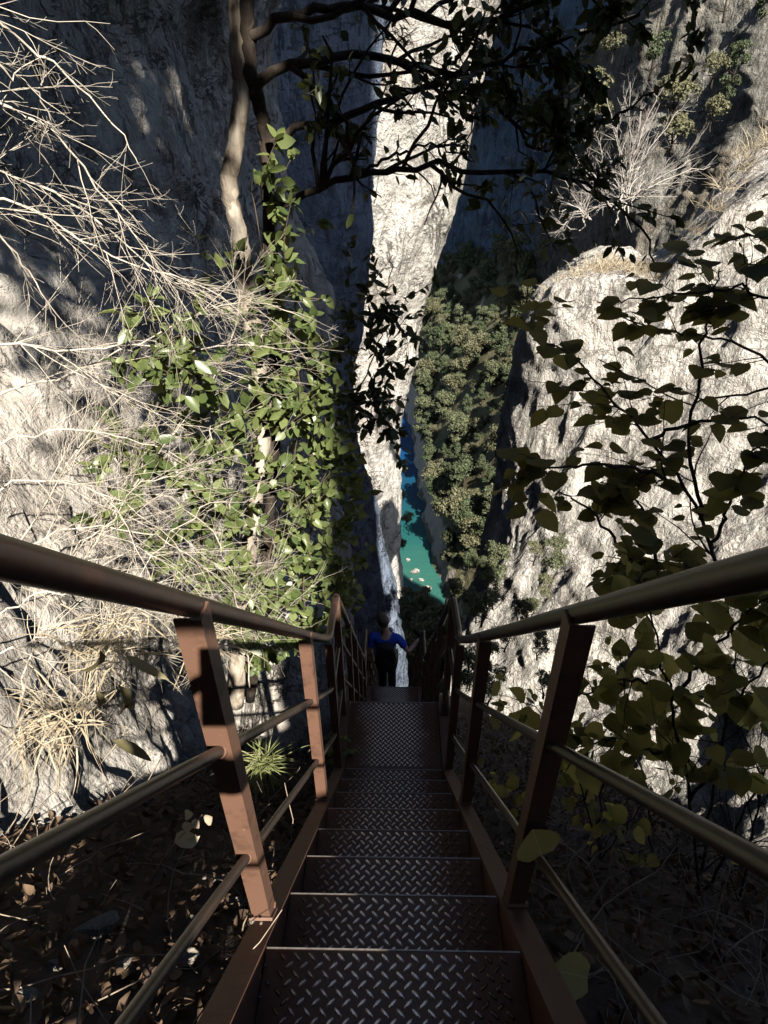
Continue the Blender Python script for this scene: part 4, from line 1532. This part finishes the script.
fan_bush('large grey leafless bush fanning up from the ledge on top of the pale buttress', 622, 208, 24.5,
         [(570, 150), (585, 110), (605, 90), (628, 85), (655, 92), (680, 110), (700, 135), (712, 165), (640, 110), (600, 140), (660, 130), (690, 160), (575, 185), (620, 120)], 72)
fan_bush('small grey leafless bush hanging at the left end of the buttress ledge', 585, 222, 24.0,
         [(545, 190), (550, 210), (560, 175), (540, 225), (575, 170), (595, 180), (560, 240)], 73, 0.022)
mb = MB()
g = np.random.default_rng(74)
RT2 = resample(np.c_[np.array(RC_TOP, float), np.array(RC_Z, float)], 200)
for _ in range(360):
    i = int(g.integers(40, 105))
    s = g.uniform(0.03, 0.45)
    c = RT2[i] + np.array([3 * s, 9 * s, -0.6 * s ** 0.7]) + np.array([0, 0, 0.05])
    m = grass_mb(c, 16, 0.75 * g.uniform(0.6, 1.2), 0.16, g, 0.9, -0.6)
    mb.add(np.concatenate(m.v), [np.concatenate(m.f[4])])
tag(mb.build('dry_grass', M['grass_dry']), 'straw coloured dry grass on the ledge of the pale buttress', 'grass', kind='stuff')


# ------------------------------------------------------------------ trees and scrub
def crown_pts(g, n, lobes, R, H):
    """points and outward normals on a cluster of lobes"""
    c = []
    for k in range(lobes):
        a = g.uniform(0, 2 * PI)
        rr = R * 0.62 * math.sqrt(g.uniform())
        zz = H * g.uniform(0.28, 0.85)
        c.append((rr * math.cos(a), rr * math.sin(a), zz, R * g.uniform(0.16, 0.45)))
    c = np.array(c)
    k = g.integers(0, lobes, n)
    d = rnd_dir(g, n)
    d[:, 2] = np.where(d[:, 2] < -0.3, -d[:, 2], d[:, 2])
    rad_ = c[k, 3:4] * (0.72 + 0.36 * g.uniform(size=(n, 1)))
    p = c[k, :3] + d * rad_ * np.array([1, 1, 0.9])
    return p, d


def make_tree(name, R, H, n, ls, seed, mat, lobes=9, trunk=True):
    g = np.random.default_rng(seed)
    o = empty(name, (0, 0, 0))
    p, d = crown_pts(g, n, lobes, R, H)
    mb = MB()
    put_leaves(mb, p, norm(rnd_dir(g, n) + np.array([0, 0, -0.2])), norm(d + 0.55 * rnd_dir(g, n)), ls * g.uniform(0.6, 1.3, n), 'tuft', g, 0.4)
    mb.build('crown', mat, o)
    mb = MB()
    tk = wander((0, 0, -0.6), (0.05, 0, 1), H * 0.8, 6, 0.06, g)
    mb.tube(tk, np.linspace(R * 0.08, R * 0.03, 7), 7)
    for k in range(5):
        i = int(g.integers(2, 6))
        mb.tube(wander(tk[i], norm(rnd_dir(g) + np.array([0, 0, 0.5])), R * 0.7, 4, 0.15, g), np.linspace(R * 0.035, R * 0.012, 5), 5)
    mb.build('trunk', M['bark_dark'], o)
    return o


protos = [make_tree('gorge_tree', 2.6, 6.0, 3600, 0.30, 81, M['leaf_slope'], 20),
          make_tree('gorge_tree', 2.0, 7.4, 3200, 0.28, 82, M['leaf_slope3'], 16),
          make_tree('gorge_tree', 3.2, 5.0, 3800, 0.32, 83, M['leaf_slope2'], 24),
          make_tree('gorge_tree', 2.4, 5.4, 3000, 0.28, 84, M['leaf_slope3'], 14)]
used = [False] * 4


def put_tree(protos, used, k, p, s, rz, label, cat, group):
    o = protos[k]
    if used[k]:
        o = copy_tree(o)
    used[k] = True
    o.location = p
    o.scale = (s, s, s * rng.uniform(0.85, 1.2))
    o.rotation_euler = (0, 0, rz)
    tag(o, label, cat, group)
    return o


g = np.random.default_rng(85)
placed = []
tries = 0
while len(placed) < 290 and tries < 20000:
    tries += 1
    y = 98 + 150 * g.uniform() ** 1.15
    x = g.uniform(-2, 36)
    z = float(valley_z(np.array([x]), np.array([y]))[0])
    if z < RIV + 6:
        continue
    d = np.array([x, y, z + 3])
    zc = d @ fw
    u, v = 384 + F_PX * (d @ RT) / zc, 512 - F_PX * (d @ UP) / zc
    if not (392 < u < 535 and 245 < v < 585):
        continue
    if any((x - a) ** 2 + (y - b) ** 2 < 3.4 for a, b in placed):
        continue
    if abs((u - 455) + 0.55 * (v - 400)) < 5 and 360 < v < 440:
        continue
    placed.append((x, y))
    lab = ('round green tree near the foot of the wooded slope beside the river' if z < -68 else
           ('green tree in the middle of the wooded slope above the river' if z < -52 else 'green tree high on the wooded slope under the dark far cliff'))
    put_tree(protos, used, int(g.choice([0, 1, 2, 3], p=[0.32, 0.24, 0.22, 0.22])), (x, y, z - 0.3), (g.uniform(1.1, 1.75) if g.uniform() < 0.3 else g.uniform(0.35, 0.95)), g.uniform(0, 6.28), lab, 'tree', 'trees on the gorge slope')

# scrub on the grey slope above the buttress, along the foot of the pale cliff, and stones in the shallows
us2 = [False, False]
up_src = [make_tree('hillside_bush', 1.2, 1.5, 1600, 0.14, 91, M['leaf_slope2'], 14), make_tree('hillside_bush', 1.0, 1.8, 1500, 0.13, 92, M['leaf_slope3'], 12)]
for i in range(14):
    px, py = g.uniform(575, 768), g.uniform(0, 190)
    if py > 200 - 0.45 * (px - 560):
        continue
    p = at(px, py, g.uniform(36, 41))
    put_tree(up_src, us2, i % 2, p, g.uniform(0.5, 1.1), g.uniform(0, 6), 'scrub bush on the grey slope above the pale buttress', 'bush', 'scrub above the buttress')
for i, (px, py, Y, s_) in enumerate([(404, 470, 92, 0.45), (402, 500, 92, 0.4), (407, 520, 90, 0.45), (403, 545, 88, 0.4), (412, 345, 100, 0.5), (420, 330, 112, 0.6), (432, 312, 130, 0.7), (440, 300, 140, 0.7)]):
    put_tree(protos, used, i % 4, at(px, py, Y) + np.array([0, 0, -2 * s_]), s_, g.uniform(0, 6),
             'small tree at the foot of the pale cliff beside the river' if py > 400 else 'small tree on the right edge of the pale cliff', 'tree', 'trees along the pale cliff')
for i in range(34):
    px, py = g.uniform(440, 490), g.uniform(540, 610)
    p = at(px, py, 100)
    for _ in range(60):        # walk along the sight line to the terrain
        if p[2] < float(valley_z(np.array([p[0]]), np.array([p[1]]))[0]) or p[1] > 190:
            break
        p = p * 1.01
    if p[2] < RIV + 3 or p[1] > 185:
        continue
    k = int(g.integers(0, 4))
    put_tree(protos, used, k, p + np.array([0, 0, -0.6]), g.uniform(0.3, 0.7), g.uniform(0, 6), 'low tree on the bank at the near end of the river', 'tree', 'trees on the gorge slope')
for i, (px, py, s_) in enumerate([(414, 572, 2.2), (421, 580, 1.6), (408, 560, 1.2), (428, 588, 1.8), (411, 580, 1.0)]):
    o = stone_mb(s_, 340 + i, 0.7).build('river_rock', M['rock_far'])
    o.location = atz(px, py, RIV + 0.1)
    tag(o, 'pale rock standing in the turquoise shallows at the near end of the river', 'rock', 'rocks in the river')

# light scrub on the brow beyond the foot of the stairs
scrub = [make_tree('scrub_bush', 1.6, 2.6, 2200, 0.20, 86, M['leaf_slope2'], 10), make_tree('scrub_bush', 1.4, 2.2, 2000, 0.18, 87, M['leaf_slope2'], 9)]
us = [False, False]
for i, (px, py, Y, s) in enumerate([(408, 668, 34, 1.5), (425, 655, 36, 1.5), (440, 640, 36, 1.4), (400, 640, 38, 1.5), (416, 628, 40, 1.5), (432, 620, 40, 1.4), (404, 612, 42, 1.3),
                                    (422, 603, 44, 1.3), (452, 650, 33, 1.4), (446, 668, 31, 1.4), (395, 680, 30, 1.3), (420, 690, 30, 1.4)]):
    p = at(px, py, Y) + np.array([0, 0, -1.3 * s])
    put_tree(scrub, us, i % 2, p, s, g.uniform(0, 6), 'pale green scrub bush in the sunlit gully beyond the foot of the stairs', 'bush', 'scrub in the gully below the stairs')
# scrub and small trees on the lower flank of the right buttress
dk = [make_tree('flank_bush', 0.8, 1.2, 1500, 0.085, 88, M['leaf_slope'], 14), make_tree('flank_bush', 0.7, 1.0, 1300, 0.08, 89, M['leaf_slope2'], 12)]
ud = [False, False]
for i in range(64):
    px, py = g.uniform(445, 575), g.uniform(535, 690)
    if py < 560 and px < 475:
        continue
    if g.uniform() > np.interp(px, [445, 520, 575], [1.0, 0.9, 0.35]):
        continue
    Y = np.interp(py, [530, 600, 690], [17.0, 12.5, 8.6]) + g.uniform(-0.5, 0.5)
    s = g.uniform(0.3, 0.75) * np.interp(py, [530, 690], [1.0, 0.65])
    k = int(g.uniform() < 0.45)
    p = at(px, py, Y) + np.array([0, 0, -0.6 * s])
    put_tree(dk, ud, k, p, s, g.uniform(0, 6), 'dark green bush on the shaded foot of the right buttress' if k == 0 else 'olive brown bush on the foot of the right buttress', 'bush', 'bushes at the foot of the buttress')
# trees clinging left of the buttress top
for i, (px, py, Y, s, lab) in enumerate([(520, 245, 60, 1.0, 'upper of the small trees on the ledge left of the buttress dome'), (530, 275, 58, 1.0, 'middle one of the small trees left of the buttress dome'),
                                         (512, 290, 62, 0.9, 'lower of the small trees left of the buttress dome'), (540, 300, 55, 0.8, 'small tree touching the left edge of the buttress dome')]):
    p = at(px, py, Y) + np.array([0, 0, -2.5 * s])
    put_tree(protos, used, i % 4, p, s * 0.62, g.uniform(0, 6), lab, 'tree', 'trees left of the buttress')


# ------------------------------------------------------------------ people
def skin_mesh(name, verts, edges, radii, root=0, sub=2):
    me = bpy.data.meshes.new(name)
    me.from_pydata([tuple(v) for v in verts], edges, [])
    o = bpy.data.objects.new(name, me)
    COL.objects.link(o)
    md = o.modifiers.new('skin', 'SKIN')
    md.use_smooth_shade = True
    for i, r in enumerate(radii):
        rr = (r, r) if isinstance(r, (int, float)) else r
        me.skin_vertices[0].data[i].radius = rr
    me.skin_vertices[0].data[root].use_root = True
    s = o.modifiers.new('sub', 'SUBSURF')
    s.levels = s.render_levels = sub
    bpy.context.view_layer.update()
    dg = bpy.context.evaluated_depsgraph_get()
    nm = bpy.data.meshes.new_from_object(o.evaluated_get(dg))
    V = np.empty(len(nm.vertices) * 3)
    nm.vertices.foreach_get('co', V)
    F = [list(p.vertices) for p in nm.polygons]
    bpy.data.objects.remove(o)
    bpy.data.meshes.remove(me)
    bpy.data.meshes.remove(nm)
    return V.reshape(-1, 3), F


def to_mb(V, F):
    mb = MB()
    mb.add(V, [np.array(f) for f in F])
    return mb


def ellipsoid(c, r, R=np.eye(3), nu=20, nv=14):
    th = np.linspace(0, 2 * PI, nu, endpoint=False)[:, None]
    ph = np.linspace(0.01, PI - 0.01, nv)[None]
    P = np.stack([np.sin(ph) * np.cos(th), np.sin(ph) * np.sin(th), np.cos(ph) + 0 * th], -1) * np.asarray(r)
    return (P @ np.asarray(R).T + np.asarray(c))[:, ::-1]


class Fig:
    """person from joints; facing unit vector f (horizontal)"""

    def __init__(self, J, f, look):
        self.J = {k: np.array(v, float) for k, v in J.items()}
        self.f = norm(np.array(f, float))
        self.s = np.cross(self.f, [0, 0, 1.0])       # to the person's right
        self.look = norm(np.array(look, float))

    def chain(self, names):
        J = self.J
        out = []
        for nme in names:
            out.append(J[nme])
        return out

    def build(self, name, label, mats):
        J = self.J
        root = empty(name, J['base'])
        tag(root, label, 'person')
        o0 = J['base']
        V, E, R = [], [], []

        def add(p, r, par=None):
            V.append(np.array(p) - o0)
            R.append(r)
            if par is not None:
                E.append((par, len(V) - 1))
            return len(V) - 1

        pel = add(J['pelvis'], (0.135, 0.10))
        bel = add(J['pelvis'] * 0.5 + J['chest'] * 0.5, (0.125, 0.095), pel)
        che = add(J['chest'], (0.145, 0.105), bel)
        nb = add(J['neck'], 0.055, che)
        hb = add(J['neck'] * 0.55 + J['head'] * 0.45, 0.052, nb)
        hd = add(J['head'] - self.look * 0.01, 0.083, hb)
        hu = norm(J['head'] - J['neck'])
        ht = add(J['head'] + hu * 0.065, 0.072, hd)
        for sd_ in ('L', 'R'):
            k = -1 if sd_ == 'L' else 1
            sh = add(J['sh' + sd_], 0.055, che)
            ua = add(J['sh' + sd_] * 0.5 + J['el' + sd_] * 0.5, 0.044, sh)
            el = add(J['el' + sd_], 0.037, ua)
            fa = add(J['el' + sd_] * 0.6 + J['wr' + sd_] * 0.4, 0.036, el)
            wr = add(J['wr' + sd_], (0.026, 0.022), fa)
            hdir = norm(J['hand' + sd_] - J['wr' + sd_])
            pm = add(J['wr' + sd_] + hdir * 0.05, (0.034, 0.020), wr)
            kn = add(J['wr' + sd_] + hdir * 0.085, (0.034, 0.018), pm)
            side = norm(np.cross(hdir, J['palm' + sd_]))
            curl = norm(J['palm' + sd_])
            base = J['wr' + sd_] + hdir * 0.075
            for q, ln in zip((-1.5, -0.5, 0.5, 1.5), (0.070, 0.082, 0.078, 0.062)):
                a = add(base + side * q * 0.019 + hdir * 0.012, 0.0095, kn)
                b = add(base + side * q * 0.02 + hdir * ln * 0.55 + curl * 0.016, 0.0088, a)
                add(base + side * q * 0.019 + hdir * ln * 0.60 + curl * (0.016 + ln * 0.5), 0.0075, b)
            ts = -k
            t1 = add(J['wr' + sd_] + hdir * 0.03 + side * ts * 0.034, 0.0115, pm)
            t2 = add(J['wr' + sd_] + hdir * 0.058 + side * ts * 0.05 + curl * 0.022, 0.010, t1)
            add(J['wr' + sd_] + hdir * 0.08 + side * ts * 0.046 + curl * 0.04, 0.0085, t2)
            hp = add(J['hip' + sd_], (0.09, 0.09), pel)
            th = add(J['hip' + sd_] * 0.5 + J['kn' + sd_] * 0.5, 0.072, hp)
            kne = add(J['kn' + sd_], 0.053, th)
            cf = add(J['kn' + sd_] * 0.65 + J['an' + sd_] * 0.35, 0.055, kne)
            an = add(J['an' + sd_], 0.036, cf)
            add(J['an' + sd_] + self.f * 0.13 + np.array([0, 0, -0.045]), (0.036, 0.024), an)
        Vb, Fb = skin_mesh('body', V, E, R, pel)
        mb = to_mb(Vb, Fb)
        # face: nose, ears, eyes, mouth
        hc = J['head'] - o0
        lk = norm(self.look - hu * (self.look @ hu))
        rt = np.cross(lk, hu)
        Rm = np.stack([rt, lk, hu], -1)
        mb.grid(ellipsoid(hc + hu * 0.005, (0.072, 0.092, 0.108), Rm), close_u=True)
        mb.grid(ellipsoid(hc + lk * 0.095 - hu * 0.012, (0.013, 0.018, 0.024), Rm, 10, 8), close_u=True)
        mb.grid(ellipsoid(hc + lk * 0.070 - hu * 0.085, (0.03, 0.022, 0.02), Rm, 10, 8), close_u=True)
        for k in (-1, 1):
            mb.grid(ellipsoid(hc + rt * k * 0.074 - lk * 0.005 - hu * 0.01, (0.009, 0.02, 0.03), Rm, 10, 8), close_u=True)
            mb.grid(ellipsoid(hc + rt * k * 0.031 + lk * 0.081 + hu * 0.012, (0.012, 0.008, 0.007), Rm, 10, 8), mat=1, close_u=True)
        mb.grid(ellipsoid(hc + lk * 0.088 - hu * 0.052, (0.022, 0.006, 0.005), Rm, 10, 6), mat=2, close_u=True)
        mb.build('body', [mats['skin'], mats['eye'], mats['lip']], root)
        # hair
        P = ellipsoid(hc - lk * 0.012 + hu * 0.022, (0.083, 0.102, 0.104), Rm, 40, 30)
        loc = (P - hc) @ Rm
        P = P + (P - hc) * (0.05 * ridged(loc * 40 + 3, 3, 7))[..., None]
        cut = (loc[..., 1] > 0.045) & (loc[..., 2] < 0.05) | (loc[..., 2] < -0.075) | (loc[..., 1] > -0.01) & (loc[..., 2] < 0.0)
        P[cut] = (hc + ((P - hc) * 0.78))[cut]
        mbh = MB()
        mbh.grid(P, close_u=True)
        mbh.build('hair', mats['hair'], root)

        def garment(nm, spec, rootn, mat, sub=2):
            V, E, R, idx = [], [], [], {}
            for key, p, r, par in spec:
                idx[key] = len(V)
                V.append(np.array(p) - o0)
                R.append(r)
                if par is not None:
                    E.append((idx[par], idx[key]))
            v, f_ = skin_mesh(nm, V, E, R, idx[rootn], sub)
            n_ = fbm(v * 9, 3, 5)
            mbx = to_mb(v + 0.008 * n_[:, None] * norm(v - v.mean(0)), f_)
            mbx.build(nm, mat, root)

        sp = [('p', J['pelvis'] * 0.9 + J['chest'] * 0.1, (0.15, 0.115), None), ('b', J['pelvis'] * 0.5 + J['chest'] * 0.5, (0.142, 0.112), 'p'),
              ('c', J['chest'], (0.162, 0.12), 'b'), ('n', J['neck'] * 0.8 + J['chest'] * 0.2, 0.075, 'c')]
        sl = mats.get('sleeve', 0.75)
        for sd_ in ('L', 'R'):
            sp += [('s' + sd_, J['sh' + sd_], 0.07, 'c'), ('u' + sd_, J['sh' + sd_] * 0.5 + J['el' + sd_] * 0.5, 0.06, 's' + sd_),
                   ('e' + sd_, J['sh' + sd_] * (1 - sl) + J['el' + sd_] * sl, 0.056, 'u' + sd_)]
        garment('shirt', sp, 'p', mats['shirt'])
        sp = [('p', J['pelvis'] + np.array([0, 0, 0.05]), (0.142, 0.11), None)]
        for sd_ in ('L', 'R'):
            sp += [('h' + sd_, J['hip' + sd_], (0.102, 0.10), 'p'), ('t' + sd_, J['hip' + sd_] * 0.5 + J['kn' + sd_] * 0.5, 0.085, 'h' + sd_),
                   ('k' + sd_, J['kn' + sd_], 0.068, 't' + sd_), ('c' + sd_, J['kn' + sd_] * 0.5 + J['an' + sd_] * 0.5, 0.066, 'k' + sd_),
                   ('a' + sd_, J['kn' + sd_] * 0.12 + J['an' + sd_] * 0.88, 0.058, 'c' + sd_)]
        garment('trousers', sp, 'p', mats['trousers'])
        for sd_ in ('L', 'R'):
            a = J['an' + sd_]
            sp = [('h', a + self.f * -0.045 + np.array([0, 0, -0.05]), (0.042, 0.038), None), ('m', a + self.f * 0.06 + np.array([0, 0, -0.052]), (0.046, 0.036), 'h'),
                  ('t', a + self.f * 0.165 + np.array([0, 0, -0.062]), (0.042, 0.026), 'm'), ('u', a + np.array([0, 0, 0.02]), 0.05, 'h')]
            garment('shoe', sp, 'h', mats['shoes'])
        return root


skin = plain('skin', (0.52, 0.33, 0.24), 0.55, 0, 0.08, 30)
eye = plain('eye_dark', (0.03, 0.02, 0.015), 0.3)
lip = plain('lip', (0.36, 0.15, 0.12), 0.5)
hair = plain('brown_hair', (0.075, 0.045, 0.028), 0.6, 0, 0.5, 60)
P1 = dict(skin=skin, eye=eye, lip=lip, hair=hair, shirt=plain('blue_cotton', (0.02, 0.07, 0.5), 0.85, 0, 0.2, 12), trousers=plain('black_cloth', (0.012, 0.012, 0.014), 0.9, 0, 0.3, 12),
          shoes=plain('dark_shoe', (0.03, 0.028, 0.026), 0.7), sleeve=0.72)
zt = lambda k: L2Z - k * RISE2
yt = lambda k: L2Y1 + k * RUN2
hx = -0.10
RAILZ = lambda yy: L2Z + 1.06 - (yy - L2Y1) * K2
yh = 6.16
J = dict(base=(hx, yt(3), zt(3)),
         head=at(383, 621, 6.13), pelvis=(hx - 0.01, 6.10, zt(3) + 0.80), chest=(hx - 0.02, 6.09, zt(3) + 1.11), neck=(hx - 0.02, 6.11, zt(3) + 1.29),
         shL=(hx - 0.20, 6.09, zt(3) + 1.23), shR=(hx + 0.17, 6.06, zt(3) + 1.21),
         elL=(hx - 0.27, 6.03, zt(3) + 0.97), wrL=(hx - 0.29, 6.15, zt(3) + 0.83), handL=(hx - 0.30, 6.22, zt(3) + 0.78), palmL=(0.2, 0.3, -1),
         elR=(hx + 0.29, 5.98, zt(3) + 1.03), wrR=(0.355, yh - 0.02, RAILZ(yh - 0.02) + 0.07), handR=(XR, yh + 0.05, RAILZ(yh + 0.05) + 0.035), palmR=(0, -0.1, -1),
         hipL=(hx - 0.08, 6.10, zt(3) + 0.75), hipR=(hx + 0.08, 6.10, zt(3) + 0.75),
         knL=(hx - 0.07, 6.30, zt(3) + 0.36), knR=(hx + 0.07, 6.20, zt(3) + 0.44),
         anL=(hx - 0.07, yt(4) - 0.09, zt(4) + 0.088), anR=(hx + 0.07, yt(3) - 0.09, zt(3) + 0.088))
pr = Fig(J, (0, 1, 0), (-0.1, 0.8, -0.6)).build('person', 'person in a blue t-shirt walking down the lower flight with one hand on the rail', P1)

# rucksack on the person's back
bp = empty('backpack', (hx - 0.015, 5.945, zt(3) + 0.95))
tag(bp, 'black backpack worn by the person in the blue t-shirt', 'backpack')
mat_bp = plain('black_nylon', (0.010, 0.010, 0.012), 0.75, 0, 0.4, 40)
mb = MB()
Pq = ellipsoid((0, 0, 0), (1, 1, 1), np.eye(3), 32, 22)
q = 4.0
Pq = Pq / (np.abs(Pq) ** q).sum(-1, keepdims=True) ** (1 / q)
Pq = Pq * np.array([0.15, 0.08, 0.25]) * (1 + 0.05 * fbm(Pq * 2.4, 3, 4))[..., None]
Pq[..., 0] *= (1 - 0.18 * sstep(0.0, 0.23, Pq[..., 2]))
mb.grid(Pq, close_u=True)
mb.build('bag', mat_bp, bp)
mb = MB()
Pq2 = ellipsoid((0, -0.075, -0.07), (0.09, 0.04, 0.11))
mb.grid(Pq2, close_u=True)
mb.build('pocket', mat_bp, bp)
for k in (-1, 1):
    mb = MB()
    mb.tube(curve([(k * 0.085, 0.04, 0.18), (k * 0.10, 0.12, 0.262), (k * 0.105, 0.235, 0.24), (k * 0.11, 0.275, 0.12), (k * 0.12, 0.22, -0.06), (k * 0.11, 0.06, -0.17)], 24, rng), 0.016, 8)
    mb.build('strap', mat_bp, bp)

# the photographer, whose shadow falls on the rocks at the left
P2 = dict(skin=skin, eye=eye, lip=lip, hair=hair, shirt=plain('grey_cotton', (0.20, 0.21, 0.23), 0.9, 0, 0.2, 12), trousers=plain('navy_cloth', (0.03, 0.035, 0.06), 0.9, 0, 0.3, 12),
          shoes=plain('brown_shoe', (0.07, 0.045, 0.03), 0.7), sleeve=0.9)
zf = Z0 + 2 * RISE
ph = -fw * 0.014 + np.array([0, 0, 0])
px0 = -0.21
J = dict(base=(px0, -0.1, zf), pelvis=(px0, -0.24, zf + 0.86), chest=(px0, -0.34, zf + 1.18), neck=(px0, -0.36, zf + 1.40), head=(px0 + 0.02, -0.33, zf + 1.53),
         shL=(px0 - 0.19, -0.36, zf + 1.33), shR=(px0 + 0.19, -0.36, zf + 1.33), elL=(px0 - 0.24, -0.27, zf + 1.10), elR=(px0 + 0.30, -0.27, zf + 1.12),
         wrL=(-0.13, -0.14, zf + 1.14), handL=(-0.06, -0.06, zf + 1.20), palmL=(0.7, 0.4, 0.3), wrR=(0.12, -0.14, zf + 1.14), handR=(0.06, -0.06, zf + 1.20), palmR=(-0.7, 0.4, 0.3),
         hipL=(px0 - 0.10, -0.24, zf + 0.80), hipR=(px0 + 0.06, -0.24, zf + 0.80), knL=(px0 - 0.14, -0.14, zf + 0.45), knR=(px0 - 0.04, -0.12, zf + 0.45),
         anL=(px0 - 0.12, -0.06, zf + 0.088), anR=(px0 - 0.03, -0.04, zf + 0.088))
Fig(J, (0, 1, 0), (0, 0.9, -0.45)).build('person', 'person holding up a phone on the upper steps, casting the shadow on the left rocks', P2)
phn = MB()
Rp = np.stack([RT, UP, fw], -1)
phn.box((0, 0, 0), (0.074, 0.155, 0.008), Rp)
o = phn.build('smartphone', plain('phone_glass', (0.02, 0.02, 0.022), 0.2))
o.location = -fw * 0.010 - UP * 0.05
tag(o, 'black smartphone held by the person on the upper steps', 'phone')
